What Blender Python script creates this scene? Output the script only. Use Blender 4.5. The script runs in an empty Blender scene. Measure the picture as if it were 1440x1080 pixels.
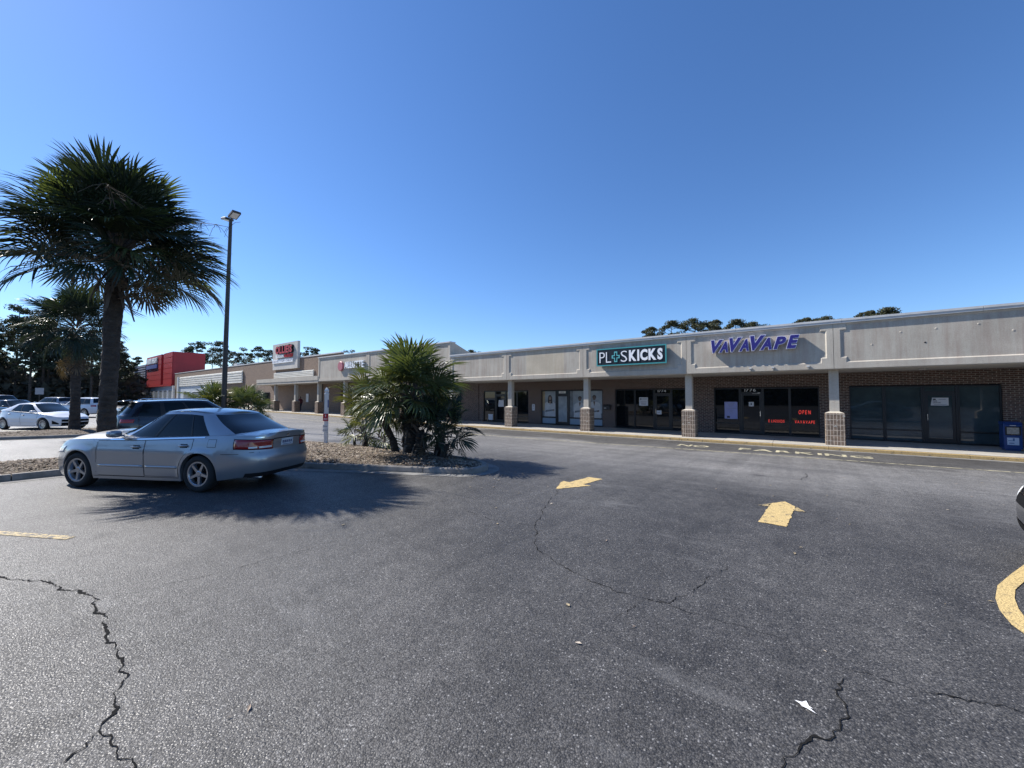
import bpy, math, random
import numpy as np
from mathutils import Vector, Matrix, Euler

R = math.radians
scn = bpy.context.scene
COL = scn.collection

# ------------------------------------------------------------------ camera, sky, sun, exposure
EYE = (0.0, 0.0, 1.75)
HEAD = math.atan2(730, 542)            # view direction, turned left of +Y towards -X ... facade runs along X
fwd = Vector((-math.cos(HEAD) * math.cos(R(2.0)), math.sin(HEAD) * math.cos(R(2.0)), math.sin(R(2.0))))
cam = bpy.data.cameras.new('camera')
cam.sensor_width = 36.0
cam.lens = 36.0 * 542 / 1440
cam.clip_start = 0.05
cam.clip_end = 4000
camo = bpy.data.objects.new('camera', cam)
camo.location = EYE
camo.rotation_euler = fwd.to_track_quat('-Z', 'Y').to_euler()
COL.objects.link(camo)
scn.camera = camo

SUN_AZ = R(15.5)      # light runs along +X and a little towards +Y
SUN_EL = R(44.0)
ld = Vector((math.cos(SUN_AZ) * math.cos(SUN_EL), math.sin(SUN_AZ) * math.cos(SUN_EL), -math.sin(SUN_EL)))
world = bpy.data.worlds.new('World')
scn.world = world
world.use_nodes = True
wn = world.node_tree.nodes
bg = wn['Background']
sky = wn.new('ShaderNodeTexSky')
sky.sky_type = 'NISHITA'
sky.sun_disc = False
sky.sun_elevation = SUN_EL
sky.sun_rotation = math.atan2(-ld.x, -ld.y)
sky.altitude = 0
sky.air_density = 1.0
sky.dust_density = 0.15
sky.ozone_density = 4.0
hsv = wn.new('ShaderNodeHueSaturation'); hsv.inputs['Saturation'].default_value = 1.12
tint = wn.new('ShaderNodeMix'); tint.data_type = 'RGBA'; tint.blend_type = 'MULTIPLY'; tint.inputs[0].default_value = 1.0
tint.inputs[7].default_value = (0.93, 1.01, 1.17, 1)
world.node_tree.links.new(sky.outputs[0], hsv.inputs['Color'])
world.node_tree.links.new(hsv.outputs[0], tint.inputs[6])
world.node_tree.links.new(tint.outputs[2], bg.inputs[0])
bg.inputs[1].default_value = 0.088
sl = bpy.data.lights.new('sun', 'SUN')
sl.energy = 5.0
sl.angle = R(0.53)
sl.color = (1.0, 0.95, 0.88)
so = bpy.data.objects.new('sun', sl)
so.rotation_euler = ld.to_track_quat('-Z', 'Y').to_euler()
so.location = (-60, -20, 60)
COL.objects.link(so)
scn.view_settings.view_transform = 'Standard'
scn.view_settings.look = 'None'
scn.view_settings.gamma = 1
scn.view_settings.use_curve_mapping = False
scn.view_settings.exposure = 0.76

rng = random.Random(7)

# ------------------------------------------------------------------ small helpers
def ss(a, b, t):
    t = min(1.0, max(0.0, (t - a) / (b - a)))
    return t * t * (3 - 2 * t)

def zg(x, y):
    """height of the gently sloping parking lot"""
    return -0.30 * ss(5, 17, y) * (1 - ss(18, 50, -x))

def tag(o, label=None, cat=None, group=None, kind=None):
    if label: o['label'] = label
    if cat: o['category'] = cat
    if group: o['group'] = group
    if kind: o['kind'] = kind
    return o

def empty(name, loc=(0, 0, 0), rz=0.0, label=None, cat=None, group=None):
    o = bpy.data.objects.new(name, None)
    o.empty_display_size = 0.3
    o.location = loc
    o.rotation_euler = (0, 0, rz)
    COL.objects.link(o)
    return tag(o, label, cat, group)

def offset_of(p):
    v = Vector((0, 0, 0))
    while p is not None:
        v += p.location
        p = p.parent
    return v

class MB:
    """collects faces, then links them as one mesh object"""
    def __init__(s):
        s.v = []; s.f = []; s.m = []; s.cur = 0
    def add(s, verts, faces):
        b = len(s.v)
        s.v.extend([tuple(p) for p in verts])
        for f in faces:
            s.f.append(tuple(b + i for i in f)); s.m.append(s.cur)
        return s
    def quad(s, a, b, c, d):
        return s.add([a, b, c, d], [(0, 1, 2, 3)])
    def box(s, x0, x1, y0, y1, z0, z1):
        v = [(x0, y0, z0), (x1, y0, z0), (x1, y1, z0), (x0, y1, z0), (x0, y0, z1), (x1, y0, z1), (x1, y1, z1), (x0, y1, z1)]
        return s.add(v, [(0, 3, 2, 1), (4, 5, 6, 7), (0, 1, 5, 4), (1, 2, 6, 5), (2, 3, 7, 6), (3, 0, 4, 7)])
    def bbox(s, x0, x1, y0, y1, z0, z1, c=0.01):
        """box with a small chamfer on the upright edges and the top"""
        pl = [(x0 + c, y0), (x1 - c, y0), (x1, y0 + c), (x1, y1 - c), (x1 - c, y1), (x0 + c, y1), (x0, y1 - c), (x0, y0 + c)]
        pi = [(x0 + 2 * c, y0 + c), (x1 - 2 * c, y0 + c), (x1 - c, y0 + 2 * c), (x1 - c, y1 - 2 * c), (x1 - 2 * c, y1 - c), (x0 + 2 * c, y1 - c), (x0 + c, y1 - 2 * c), (x0 + c, y0 + 2 * c)]
        v = [(x, y, z0) for x, y in pl] + [(x, y, z1 - c) for x, y in pl] + [(x, y, z1) for x, y in pi]
        f = [tuple(range(7, -1, -1)), tuple(range(16, 24))]
        for k in range(2):
            for i in range(8):
                j = (i + 1) % 8
                f.append((k * 8 + i, k * 8 + j, k * 8 + 8 + j, k * 8 + 8 + i))
        return s.add(v, f)
    def grid(s, rows, close=False):
        n = len(rows[0])
        b = len(s.v)
        for r in rows: s.v.extend([tuple(p) for p in r])
        for i in range(len(rows) - 1):
            for j in range(n if close else n - 1):
                k = (j + 1) % n
                s.f.append((b + i * n + j, b + i * n + k, b + (i + 1) * n + k, b + (i + 1) * n + j)); s.m.append(s.cur)
        return s
    def tube(s, pts, rad, n=8, cap=True):
        pts = [Vector(p) for p in pts]
        rows = []
        for i, p in enumerate(pts):
            d = (pts[min(i + 1, len(pts) - 1)] - pts[max(i - 1, 0)]).normalized()
            a = Vector((0, 0, 1)) if abs(d.z) < 0.9 else Vector((1, 0, 0))
            u = d.cross(a).normalized(); w = d.cross(u)
            r = rad[i] if isinstance(rad, (list, tuple)) else rad
            rows.append([p + (u * math.cos(2 * math.pi * k / n) + w * math.sin(2 * math.pi * k / n)) * r for k in range(n)])
        b = len(s.v)
        s.grid(rows, True)
        if cap:
            s.f.append(tuple(b + k for k in range(n))[::-1]); s.m.append(s.cur)
            e = b + (len(rows) - 1) * n
            s.f.append(tuple(e + k for k in range(n))); s.m.append(s.cur)
        return s
    def lathe(s, prof, center=(0, 0, 0), axis='z', n=24):
        rows = []
        for r, h in prof:
            row = []
            for k in range(n):
                a = 2 * math.pi * k / n
                c, d = r * math.cos(a), r * math.sin(a)
                if axis == 'z': p = (c, d, h)
                elif axis == 'y': p = (c, h, d)
                else: p = (h, c, d)
                row.append((p[0] + center[0], p[1] + center[1], p[2] + center[2]))
            rows.append(row)
        return s.grid(rows, True)
    def mesh(s, name, mats, smooth=False, off=Vector((0, 0, 0))):
        me = bpy.data.meshes.new(name)
        v = np.array(s.v, dtype=float).reshape(-1, 3) - np.array(off)
        me.from_pydata(v.tolist(), [], s.f)
        if not isinstance(mats, (list, tuple)): mats = [mats]
        for m in mats: me.materials.append(m)
        if len(mats) > 1: me.polygons.foreach_set('material_index', s.m)
        if smooth: me.polygons.foreach_set('use_smooth', [True] * len(me.polygons))
        me.update()
        return me
    def build(s, name, mats, parent=None, smooth=False, sharp=None, fix=True, local=False):
        off = offset_of(parent) if not local else Vector((0, 0, 0))
        me = s.mesh(name, mats, smooth, off)
        o = bpy.data.objects.new(name, me)
        COL.objects.link(o)
        if parent: o.parent = parent
        if sharp:
            me.set_sharp_from_angle(angle=R(sharp))
        return o

def structure(o): o['kind'] = 'structure'; return o

# ------------------------------------------------------------------ materials
def srgb(h):
    c = [int(h[i:i + 2], 16) / 255 for i in (0, 2, 4)]
    return tuple((x / 12.92 if x <= 0.04045 else ((x + 0.055) / 1.055) ** 2.4) for x in c)

MATS = {}
def pm(name, col, rough=0.6, metal=0.0, spec=0.5, var=0.0, vscale=3.0, bump=0.0, bscale=60.0, col2=None, coat=0.0, emit=0.0, trans=0.0, detail=6, stretch=None, bdist=0.01):
    """one principled material with noise driven colour and relief"""
    if name in MATS: return MATS[name]
    m = bpy.data.materials.new(name); m.use_nodes = True
    nt = m.node_tree; N = nt.nodes; L = nt.links
    b = N['Principled BSDF']
    b.inputs['Roughness'].default_value = rough
    b.inputs['Metallic'].default_value = metal
    b.inputs['Specular IOR Level'].default_value = spec
    b.inputs['Coat Weight'].default_value = coat
    b.inputs['Coat Roughness'].default_value = 0.04
    b.inputs['Base Color'].default_value = (*col, 1)
    tc = N.new('ShaderNodeTexCoord')
    mp = N.new('ShaderNodeMapping')
    L.new(tc.outputs['Object'], mp.inputs[0])
    if stretch: mp.inputs['Scale'].default_value = stretch
    if var > 0 or col2:
        nz = N.new('ShaderNodeTexNoise'); nz.inputs['Scale'].default_value = vscale
        nz.inputs['Detail'].default_value = detail; nz.inputs['Roughness'].default_value = 0.65
        L.new(mp.outputs[0], nz.inputs['Vector'])
        cr = N.new('ShaderNodeValToRGB')
        cr.color_ramp.elements[0].position = 0.32; cr.color_ramp.elements[1].position = 0.68
        c2 = col2 or tuple(min(1, c * (1 + var)) for c in col)
        c1 = col if col2 else tuple(c * (1 - var) for c in col)
        cr.color_ramp.elements[0].color = (*c1, 1); cr.color_ramp.elements[1].color = (*c2, 1)
        L.new(nz.outputs[0], cr.inputs[0]); L.new(cr.outputs[0], b.inputs['Base Color'])
    if bump > 0:
        n2 = N.new('ShaderNodeTexNoise'); n2.inputs['Scale'].default_value = bscale; n2.inputs['Detail'].default_value = 5
        L.new(mp.outputs[0], n2.inputs['Vector'])
        bp = N.new('ShaderNodeBump'); bp.inputs['Strength'].default_value = bump; bp.inputs['Distance'].default_value = bdist
        L.new(n2.outputs[0], bp.inputs['Height']); L.new(bp.outputs[0], b.inputs['Normal'])
    if emit > 0:
        b.inputs['Emission Color'].default_value = (*col, 1); b.inputs['Emission Strength'].default_value = emit
    if trans > 0:
        t = N.new('ShaderNodeBsdfTranslucent')
        t.inputs[0].default_value = (min(1, col[0] * 2.6), min(1, col[1] * 2.4), col[2] * 1.2, 1)
        mx = N.new('ShaderNodeMixShader'); mx.inputs[0].default_value = trans
        L.new(b.outputs[0], mx.inputs[1]); L.new(t.outputs[0], mx.inputs[2])
        L.new(mx.outputs[0], N['Material Output'].inputs[0])
    MATS[name] = m
    return m

def asphalt_mat():
    m = bpy.data.materials.new('asphalt'); m.use_nodes = True
    nt = m.node_tree; N = nt.nodes; L = nt.links
    b = N['Principled BSDF']
    tc = N.new('ShaderNodeTexCoord')
    def noise(scale, detail=5, rough=0.6, stretch=None):
        n = N.new('ShaderNodeTexNoise'); n.inputs['Scale'].default_value = scale
        n.inputs['Detail'].default_value = detail; n.inputs['Roughness'].default_value = rough
        if stretch:
            mp = N.new('ShaderNodeMapping'); mp.inputs['Scale'].default_value = stretch[0]; mp.inputs['Rotation'].default_value = (0, 0, stretch[1])
            L.new(tc.outputs['Object'], mp.inputs[0]); L.new(mp.outputs[0], n.inputs['Vector'])
        else:
            L.new(tc.outputs['Object'], n.inputs['Vector'])
        return n.outputs[0]
    def ramp(src, p0, c0, p1, c1):
        r = N.new('ShaderNodeValToRGB'); r.color_ramp.elements[0].position = p0; r.color_ramp.elements[1].position = p1
        r.color_ramp.elements[0].color = (*c0, 1); r.color_ramp.elements[1].color = (*c1, 1)
        L.new(src, r.inputs[0]); return r.outputs[0]
    def mix(fac, a, c, mode='MIX'):
        x = N.new('ShaderNodeMix'); x.data_type = 'RGBA'; x.blend_type = mode
        if isinstance(fac, float): x.inputs[0].default_value = fac
        else: L.new(fac, x.inputs[0])
        for s, i in ((a, 6), (c, 7)):
            if isinstance(s, tuple): x.inputs[i].default_value = (*s, 1)
            else: L.new(s, x.inputs[i])
        return x.outputs[2]
    # older grey lane along the shops, fresher dark coat in the foreground
    sx = N.new('ShaderNodeSeparateXYZ'); L.new(tc.outputs['Object'], sx.inputs[0])
    wob = noise(0.35, 4)
    ad = N.new('ShaderNodeMath'); ad.operation = 'MULTIPLY_ADD'; L.new(wob, ad.inputs[0]); ad.inputs[1].default_value = 5.0; L.new(sx.outputs[1], ad.inputs[2])
    lane = N.new('ShaderNodeMapRange'); lane.inputs[1].default_value = 10.5; lane.inputs[2].default_value = 14.5
    L.new(ad.outputs[0], lane.inputs[0])
    ln2 = N.new('ShaderNodeMapRange'); ln2.inputs[1].default_value = 18.6; ln2.inputs[2].default_value = 19.4
    ln2.inputs[3].default_value = 1; ln2.inputs[4].default_value = 0.15
    L.new(ad.outputs[0], ln2.inputs[0])
    lm = N.new('ShaderNodeMath'); lm.operation = 'MULTIPLY'; L.new(lane.outputs[0], lm.inputs[0]); L.new(ln2.outputs[0], lm.inputs[1])
    west = N.new('ShaderNodeMapRange'); west.inputs[1].default_value = -15.5; west.inputs[2].default_value = -17.0
    L.new(sx.outputs[0], west.inputs[0])
    lmax = N.new('ShaderNodeMath'); lmax.operation = 'MAXIMUM'; L.new(lm.outputs[0], lmax.inputs[0]); L.new(west.outputs[0], lmax.inputs[1])
    big = ramp(noise(0.38, 8, 0.68), 0.32, (0.047, 0.046, 0.046), 0.70, (0.120, 0.117, 0.112))
    old = ramp(noise(1.1, 8, 0.7, ((0.25, 1.6, 1), 0.0)), 0.3, (0.17, 0.168, 0.162), 0.7, (0.30, 0.294, 0.28))
    base = mix(lmax.outputs[0], big, old)
    # aggregate
    vo = N.new('ShaderNodeTexVoronoi'); vo.inputs['Scale'].default_value = 105; L.new(tc.outputs['Object'], vo.inputs['Vector'])
    vs = N.new('ShaderNodeSeparateColor'); L.new(vo.outputs['Color'], vs.inputs[0])
    stone = ramp(vs.outputs[0], 0.1, (0.40, 0.40, 0.41), 0.95, (1.65, 1.63, 1.60))
    base = mix(0.85, base, stone, 'MULTIPLY')
    lt = ramp(vs.outputs[1], 0.968, (0, 0, 0), 0.976, (1, 1, 1))
    base = mix(lt, base, (0.28, 0.275, 0.265))
    pits = ramp(vo.outputs['Distance'], 0.30, (1, 1, 1), 0.62, (0.35, 0.35, 0.36))
    base = mix(0.8, base, pits, 'MULTIPLY')
    fine = ramp(noise(6, 8, 0.75), 0.35, (0.80, 0.80, 0.80), 0.65, (1.2, 1.2, 1.2))
    base = mix(1.0, base, fine, 'MULTIPLY')
    # oil drips and broad stains
    vd = N.new('ShaderNodeTexVoronoi'); vd.inputs['Scale'].default_value = 0.55; L.new(tc.outputs['Object'], vd.inputs['Vector'])
    wob2 = noise(3.0, 6, 0.7)
    dd = N.new('ShaderNodeMath'); dd.operation = 'MULTIPLY_ADD'; L.new(wob2, dd.inputs[0]); dd.inputs[1].default_value = 0.22; L.new(vd.outputs['Distance'], dd.inputs[2])
    drip = ramp(dd.outputs[0], 0.13, (0.42, 0.42, 0.43), 0.23, (1, 1, 1))
    base = mix(0.8, base, drip, 'MULTIPLY')
    stain = ramp(noise(0.16, 5, 0.6), 0.36, (0.78, 0.78, 0.79), 0.66, (1.16, 1.15, 1.13))
    base = mix(1.0, base, stain, 'MULTIPLY')
    track = ramp(noise(1.6, 4, 0.6, ((1.5, 0.07, 1), 0.0)), 0.38, (0.86, 0.86, 0.86), 0.62, (1.1, 1.1, 1.1))
    base = mix(0.8, base, track, 'MULTIPLY')
    # pale scuffs
    sc = ramp(noise(0.9, 10, 0.72, ((0.5, 1.7, 1), 0.35)), 0.57, (0, 0, 0), 0.78, (0.6, 0.6, 0.6))
    base = mix(sc, base, (0.17, 0.168, 0.165))
    L.new(base, b.inputs['Base Color'])
    rg = ramp(vs.outputs[2], 0.0, (0.42, 0.42, 0.42), 0.9, (0.78, 0.78, 0.78))
    L.new(rg, b.inputs['Roughness'])
    b.inputs['Specular IOR Level'].default_value = 0.5
    h = N.new('ShaderNodeMath'); h.operation = 'MULTIPLY'; L.new(vo.outputs['Distance'], h.inputs[0]); h.inputs[1].default_value = -1
    h2 = N.new('ShaderNodeMath'); h2.operation = 'MULTIPLY_ADD'; L.new(vs.outputs[1], h2.inputs[0]); h2.inputs[1].default_value = 0.5; L.new(h.outputs[0], h2.inputs[2])
    bp = N.new('ShaderNodeBump'); bp.inputs['Strength'].default_value = 0.55; bp.inputs['Distance'].default_value = 0.006
    L.new(h2.outputs[0], bp.inputs['Height'])
    L.new(bp.outputs[0], b.inputs['Normal'])
    return m

def brick_mat(name, c1, c2, mortar, bw, rh, ms, off=0.5, bump=0.4):
    m = bpy.data.materials.new(name); m.use_nodes = True
    nt = m.node_tree; N = nt.nodes; L = nt.links
    b = N['Principled BSDF']; b.inputs['Roughness'].default_value = 0.85
    tc = N.new('ShaderNodeTexCoord')
    sx = N.new('ShaderNodeSeparateXYZ'); L.new(tc.outputs['Object'], sx.inputs[0])
    ad = N.new('ShaderNodeMath'); ad.operation = 'ADD'; L.new(sx.outputs[0], ad.inputs[0]); L.new(sx.outputs[1], ad.inputs[1])
    cx = N.new('ShaderNodeCombineXYZ'); L.new(ad.outputs[0], cx.inputs[0]); L.new(sx.outputs[2], cx.inputs[1])
    br = N.new('ShaderNodeTexBrick'); L.new(cx.outputs[0], br.inputs['Vector'])
    br.inputs['Color1'].default_value = (*c1, 1); br.inputs['Color2'].default_value = (*c2, 1); br.inputs['Mortar'].default_value = (*mortar, 1)
    br.inputs['Scale'].default_value = 1; br.inputs['Brick Width'].default_value = bw; br.inputs['Row Height'].default_value = rh
    br.inputs['Mortar Size'].default_value = ms; br.inputs['Mortar Smooth'].default_value = 0.2
    br.offset = off
    nz = N.new('ShaderNodeTexNoise'); nz.inputs['Scale'].default_value = 9; nz.inputs['Detail'].default_value = 6
    L.new(tc.outputs['Object'], nz.inputs['Vector'])
    cr = N.new('ShaderNodeValToRGB'); cr.color_ramp.elements[0].position = 0.3; cr.color_ramp.elements[1].position = 0.7
    cr.color_ramp.elements[0].color = (0.6, 0.6, 0.6, 1); cr.color_ramp.elements[1].color = (1.25, 1.25, 1.25, 1)
    L.new(nz.outputs[0], cr.inputs[0])
    mx = N.new('ShaderNodeMix'); mx.data_type = 'RGBA'; mx.blend_type = 'MULTIPLY'; mx.inputs[0].default_value = 1
    L.new(br.outputs[0], mx.inputs[6]); L.new(cr.outputs[0], mx.inputs[7])
    L.new(mx.outputs[2], b.inputs['Base Color'])
    bp = N.new('ShaderNodeBump'); bp.inputs['Strength'].default_value = bump; bp.inputs['Distance'].default_value = 0.01; bp.invert = True
    L.new(br.outputs[1], bp.inputs['Height']); L.new(bp.outputs[0], b.inputs['Normal'])
    return m

def paint_mat(name, col, worn=0.45, scale=14):
    """road paint: thin, worn off the stones"""
    m = bpy.data.materials.new(name); m.use_nodes = True
    nt = m.node_tree; N = nt.nodes; L = nt.links
    b = N['Principled BSDF']; b.inputs['Roughness'].default_value = 0.7
    tc = N.new('ShaderNodeTexCoord')
    nz = N.new('ShaderNodeTexNoise'); nz.inputs['Scale'].default_value = scale; nz.inputs['Detail'].default_value = 9; nz.inputs['Roughness'].default_value = 0.75
    L.new(tc.outputs['Object'], nz.inputs['Vector'])
    cr = N.new('ShaderNodeValToRGB'); cr.color_ramp.elements[0].position = worn - 0.05; cr.color_ramp.elements[1].position = worn + 0.05
    cr.color_ramp.elements[0].color = (0.07, 0.07, 0.07, 1); cr.color_ramp.elements[1].color = (*col, 1)
    L.new(nz.outputs[0], cr.inputs[0])
    vo = N.new('ShaderNodeTexVoronoi'); vo.inputs['Scale'].default_value = 85; L.new(tc.outputs['Object'], vo.inputs['Vector'])
    c2 = N.new('ShaderNodeValToRGB'); c2.color_ramp.elements[0].position = 0.35; c2.color_ramp.elements[1].position = 0.7
    c2.color_ramp.elements[0].color = (1, 1, 1, 1); c2.color_ramp.elements[1].color = (0.55, 0.55, 0.55, 1)
    L.new(vo.outputs['Distance'], c2.inputs[0])
    mx = N.new('ShaderNodeMix'); mx.data_type = 'RGBA'; mx.blend_type = 'MULTIPLY'; mx.inputs[0].default_value = 1
    L.new(cr.outputs[0], mx.inputs[6]); L.new(c2.outputs[0], mx.inputs[7]); L.new(mx.outputs[2], b.inputs['Base Color'])
    bp = N.new('ShaderNodeBump'); bp.inputs['Strength'].default_value = 0.5; bp.inputs['Distance'].default_value = 0.006; bp.invert = True
    L.new(vo.outputs['Distance'], bp.inputs['Height']); L.new(bp.outputs[0], b.inputs['Normal'])
    return m

def stucco_mat(name, col, stain):
    m = bpy.data.materials.new(name); m.use_nodes = True
    nt = m.node_tree; N = nt.nodes; L = nt.links
    b = N['Principled BSDF']; b.inputs['Roughness'].default_value = 0.9; b.inputs['Specular IOR Level'].default_value = 0.2
    tc = N.new('ShaderNodeTexCoord')
    def noise(scale, st, d=7):
        mp = N.new('ShaderNodeMapping'); mp.inputs['Scale'].default_value = st; L.new(tc.outputs['Object'], mp.inputs[0])
        n = N.new('ShaderNodeTexNoise'); n.inputs['Scale'].default_value = scale; n.inputs['Detail'].default_value = d; n.inputs['Roughness'].default_value = 0.7
        L.new(mp.outputs[0], n.inputs['Vector']); return n.outputs[0]
    def ramp(src, p0, c0, p1, c1):
        r = N.new('ShaderNodeValToRGB'); r.color_ramp.elements[0].position = p0; r.color_ramp.elements[1].position = p1
        r.color_ramp.elements[0].color = (*c0, 1); r.color_ramp.elements[1].color = (*c1, 1)
        L.new(src, r.inputs[0]); return r.outputs[0]
    def mul(a, c):
        x = N.new('ShaderNodeMix'); x.data_type = 'RGBA'; x.blend_type = 'MULTIPLY'; x.inputs[0].default_value = 1
        L.new(a, x.inputs[6]); L.new(c, x.inputs[7]); return x.outputs[2]
    c = ramp(noise(0.9, (1, 1, 1)), 0.3, tuple(k * 0.86 for k in col), 0.7, tuple(k * 1.1 for k in col))
    c = mul(c, ramp(noise(2.2, (2.5, 2.5, 0.22)), 0.32, stain, 0.6, (1.04, 1.04, 1.03)))
    c = mul(c, ramp(noise(30, (1, 1, 1), 4), 0.3, (0.86, 0.86, 0.86), 0.7, (1.1, 1.1, 1.1)))
    L.new(c, b.inputs['Base Color'])
    bp = N.new('ShaderNodeBump'); bp.inputs['Strength'].default_value = 0.35; bp.inputs['Distance'].default_value = 0.006
    L.new(noise(90, (1, 1, 1), 4), bp.inputs['Height']); L.new(bp.outputs[0], b.inputs['Normal'])
    return m

ASPHALT = asphalt_mat()
CONC = pm('concrete', (0.36, 0.34, 0.30), 0.85, var=0.2, vscale=1.5, bump=0.25, bscale=50, detail=9)
GUTT = pm('worn gutter concrete', (0.17, 0.165, 0.155), 0.9, var=0.35, vscale=2.5, bump=0.3, bscale=60, detail=9)
CURBC = pm('kerb concrete', (0.22, 0.20, 0.175), 0.9, var=0.35, vscale=3.5, bump=0.4, bscale=40, detail=9)
STUCCO = stucco_mat('grey stucco', (0.43, 0.40, 0.345), (0.86, 0.79, 0.77))
STUCCO2 = stucco_mat('pale stucco', (0.46, 0.425, 0.365), (0.93, 0.89, 0.87))
STUCCO3 = stucco_mat('repaired stucco', (0.47, 0.42, 0.335), (0.94, 0.9, 0.87))
SOFFIT = pm('soffit paint', (0.42, 0.40, 0.37), 0.8, var=0.1, vscale=2)
COPING = pm('coping metal', (0.52, 0.52, 0.51), 0.5, var=0.1, vscale=2)
BRICK = brick_mat('dark red brick', srgb('5a4038'), srgb('463530'), srgb('8d857c'), 0.215, 0.075, 0.010)
BRICK2 = brick_mat('column brick', srgb('766557'), srgb('62564c'), srgb('b5aa9d'), 0.105, 0.215, 0.009, 0.0)
BRICK3 = brick_mat('brown brick', srgb('7b6656'), srgb('6d5a4d'), srgb('8a7b6d'), 0.30, 0.10, 0.010)
GLASS = pm('dark window glass', (0.006, 0.008, 0.010), 0.02, spec=0.5)
GLASS2 = pm('papered glass with reflection tone', (0.045, 0.064, 0.072), 0.03, spec=0.6, var=0.25, vscale=1.2)  # teal base lightened to stand in for reflections in the panes
FRAME = pm('black aluminium', (0.012, 0.012, 0.014), 0.35, spec=0.5)
BRONZE = pm('bronze aluminium', (0.022, 0.020, 0.019), 0.4)
YELLOW = paint_mat('yellow road paint', srgb('cfb57c'), 0.40, 9)
YELLOWF = paint_mat('faded yellow paint', srgb('c2ab78'), 0.50, 16)
CREAM = paint_mat('cream road paint', srgb('cfc6a4'), 0.45, 8)
KERBY = paint_mat('kerb yellow', srgb('b49a68'), 0.40, 7)
WHITE = pm('white paint', (0.72, 0.72, 0.71), 0.5, var=0.06, vscale=6)
CRACK = pm('crack filling', (0.012, 0.012, 0.012), 1.0, spec=0.1, bump=0.6, bscale=80)
DIRT = pm('bed soil', (0.09, 0.068, 0.048), 0.95, var=0.45, vscale=5, bump=0.8, bscale=30, bdist=0.03, detail=9)
CHIP = pm('wood chips', (0.17, 0.12, 0.085), 0.9, col2=(0.33, 0.26, 0.2), vscale=5)
CHIP2 = pm('pale chips', (0.36, 0.31, 0.25), 0.9, var=0.3, vscale=8)
STRAW = pm('dead grass', (0.26, 0.21, 0.13), 0.9, var=0.4, vscale=6)
PALM = pm('palm green', (0.066, 0.090, 0.034), 0.42, spec=0.6, var=0.4, vscale=1.4, trans=0.18)
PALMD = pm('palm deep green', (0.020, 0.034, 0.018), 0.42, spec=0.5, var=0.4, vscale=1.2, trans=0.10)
PALMY = pm('palm yellow green', (0.10, 0.112, 0.028), 0.48, spec=0.35, var=0.4, vscale=1.4, trans=0.12)
DEADP = pm('dry palm', (0.10, 0.075, 0.05), 0.8, var=0.4, vscale=4, trans=0.08)
BARKP = pm('palm bark', (0.050, 0.041, 0.034), 0.95, var=0.5, vscale=4, bump=1.0, bscale=14, bdist=0.05, stretch=(1, 1, 2.4), detail=9)
BOOT = pm('palm boots', (0.115, 0.095, 0.078), 0.9, var=0.4, vscale=6, bump=0.4, bscale=30, stretch=(1, 1, 0.3))
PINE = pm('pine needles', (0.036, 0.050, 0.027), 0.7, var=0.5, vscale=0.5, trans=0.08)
PINE2 = pm('sunlit pine needles', (0.050, 0.055, 0.026), 0.7, var=0.5, vscale=0.5, trans=0.1)  # lighter copy of the needles, sunlight put into the colour
PBARK = pm('pine bark', (0.075, 0.058, 0.045), 0.95, var=0.4, vscale=3, bump=0.6, bscale=10)
SHRUB = pm('undergrowth', (0.058, 0.056, 0.040), 0.9, var=0.6, vscale=0.4)
POLE = pm('bronze steel', (0.045, 0.040, 0.036), 0.5, metal=0.0, var=0.2, vscale=4)
BLACKP = pm('black plastic', (0.012, 0.012, 0.013), 0.5)
TYRE = pm('tyre rubber', (0.016, 0.016, 0.016), 0.85, bump=0.2, bscale=80)
RIM = pm('alloy', (0.42, 0.43, 0.45), 0.28, metal=0.9)
CHROME = pm('chrome', (0.75, 0.76, 0.78), 0.12, metal=1.0)
CARGLASS = pm('tinted car glass', (0.007, 0.013, 0.017), 0.015, spec=0.24)
TAIL = pm('tail lamp red', (0.30, 0.008, 0.010), 0.08, spec=0.6, coat=0.6)
LENS = pm('clear lens', (0.62, 0.64, 0.66), 0.1, spec=0.6, coat=0.5)
PLATE = pm('plate white', (0.62, 0.65, 0.68), 0.45, var=0.08, vscale=12)
SEAM = pm('panel gap', (0.008, 0.008, 0.009), 0.9, spec=0.1)
SILVER = pm('silver metallic paint', (0.34, 0.35, 0.365), 0.32, metal=0.65, coat=0.7, var=0.03, vscale=300)
CWHITE = pm('white car paint', (0.66, 0.68, 0.71), 0.28, coat=0.6)
CNAVY = pm('dark navy car paint', (0.008, 0.009, 0.018), 0.22, coat=0.8)
CBLACK = pm('black car paint', (0.006, 0.006, 0.007), 0.2, coat=0.8)
CGREEN = pm('pale green car paint', (0.24, 0.28, 0.26), 0.3, metal=0.5, coat=0.6)
CGREY = pm('grey car paint', (0.30, 0.31, 0.33), 0.3, metal=0.5, coat=0.6)
RED = pm('red wall panel', srgb('981e26'), 0.5, var=0.12, vscale=0.7)
WHITEW = pm('white ribbed metal', (0.66, 0.64, 0.58), 0.55, var=0.08, vscale=1.5)

# ------------------------------------------------------------------ ground
def axis(parts):
    a = []
    for s, e, d in parts:
        a += list(np.arange(s, e - 1e-6, d))
    a.append(parts[-1][1])
    return a
gx = axis([(-1500, -200, 130), (-200, -60, 20), (-60, -16, 2), (-16, 16, 4), (16, 200, 23), (200, 1500, 130)])
gy = axis([(-1500, -200, 130), (-200, -10, 19), (-10, 4, 2), (4, 18, 0.5), (18, 30, 3), (30, 200, 17), (200, 1500, 130)])
g = MB()
g.grid([[(x, y, zg(x, y)) for x in gx] for y in gy])
ground = structure(g.build('parking_lot', ASPHALT, None, smooth=True))

def drape(pts, h=0.006):
    return [(p[0], p[1], zg(p[0], p[1]) + h) for p in pts]

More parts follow.
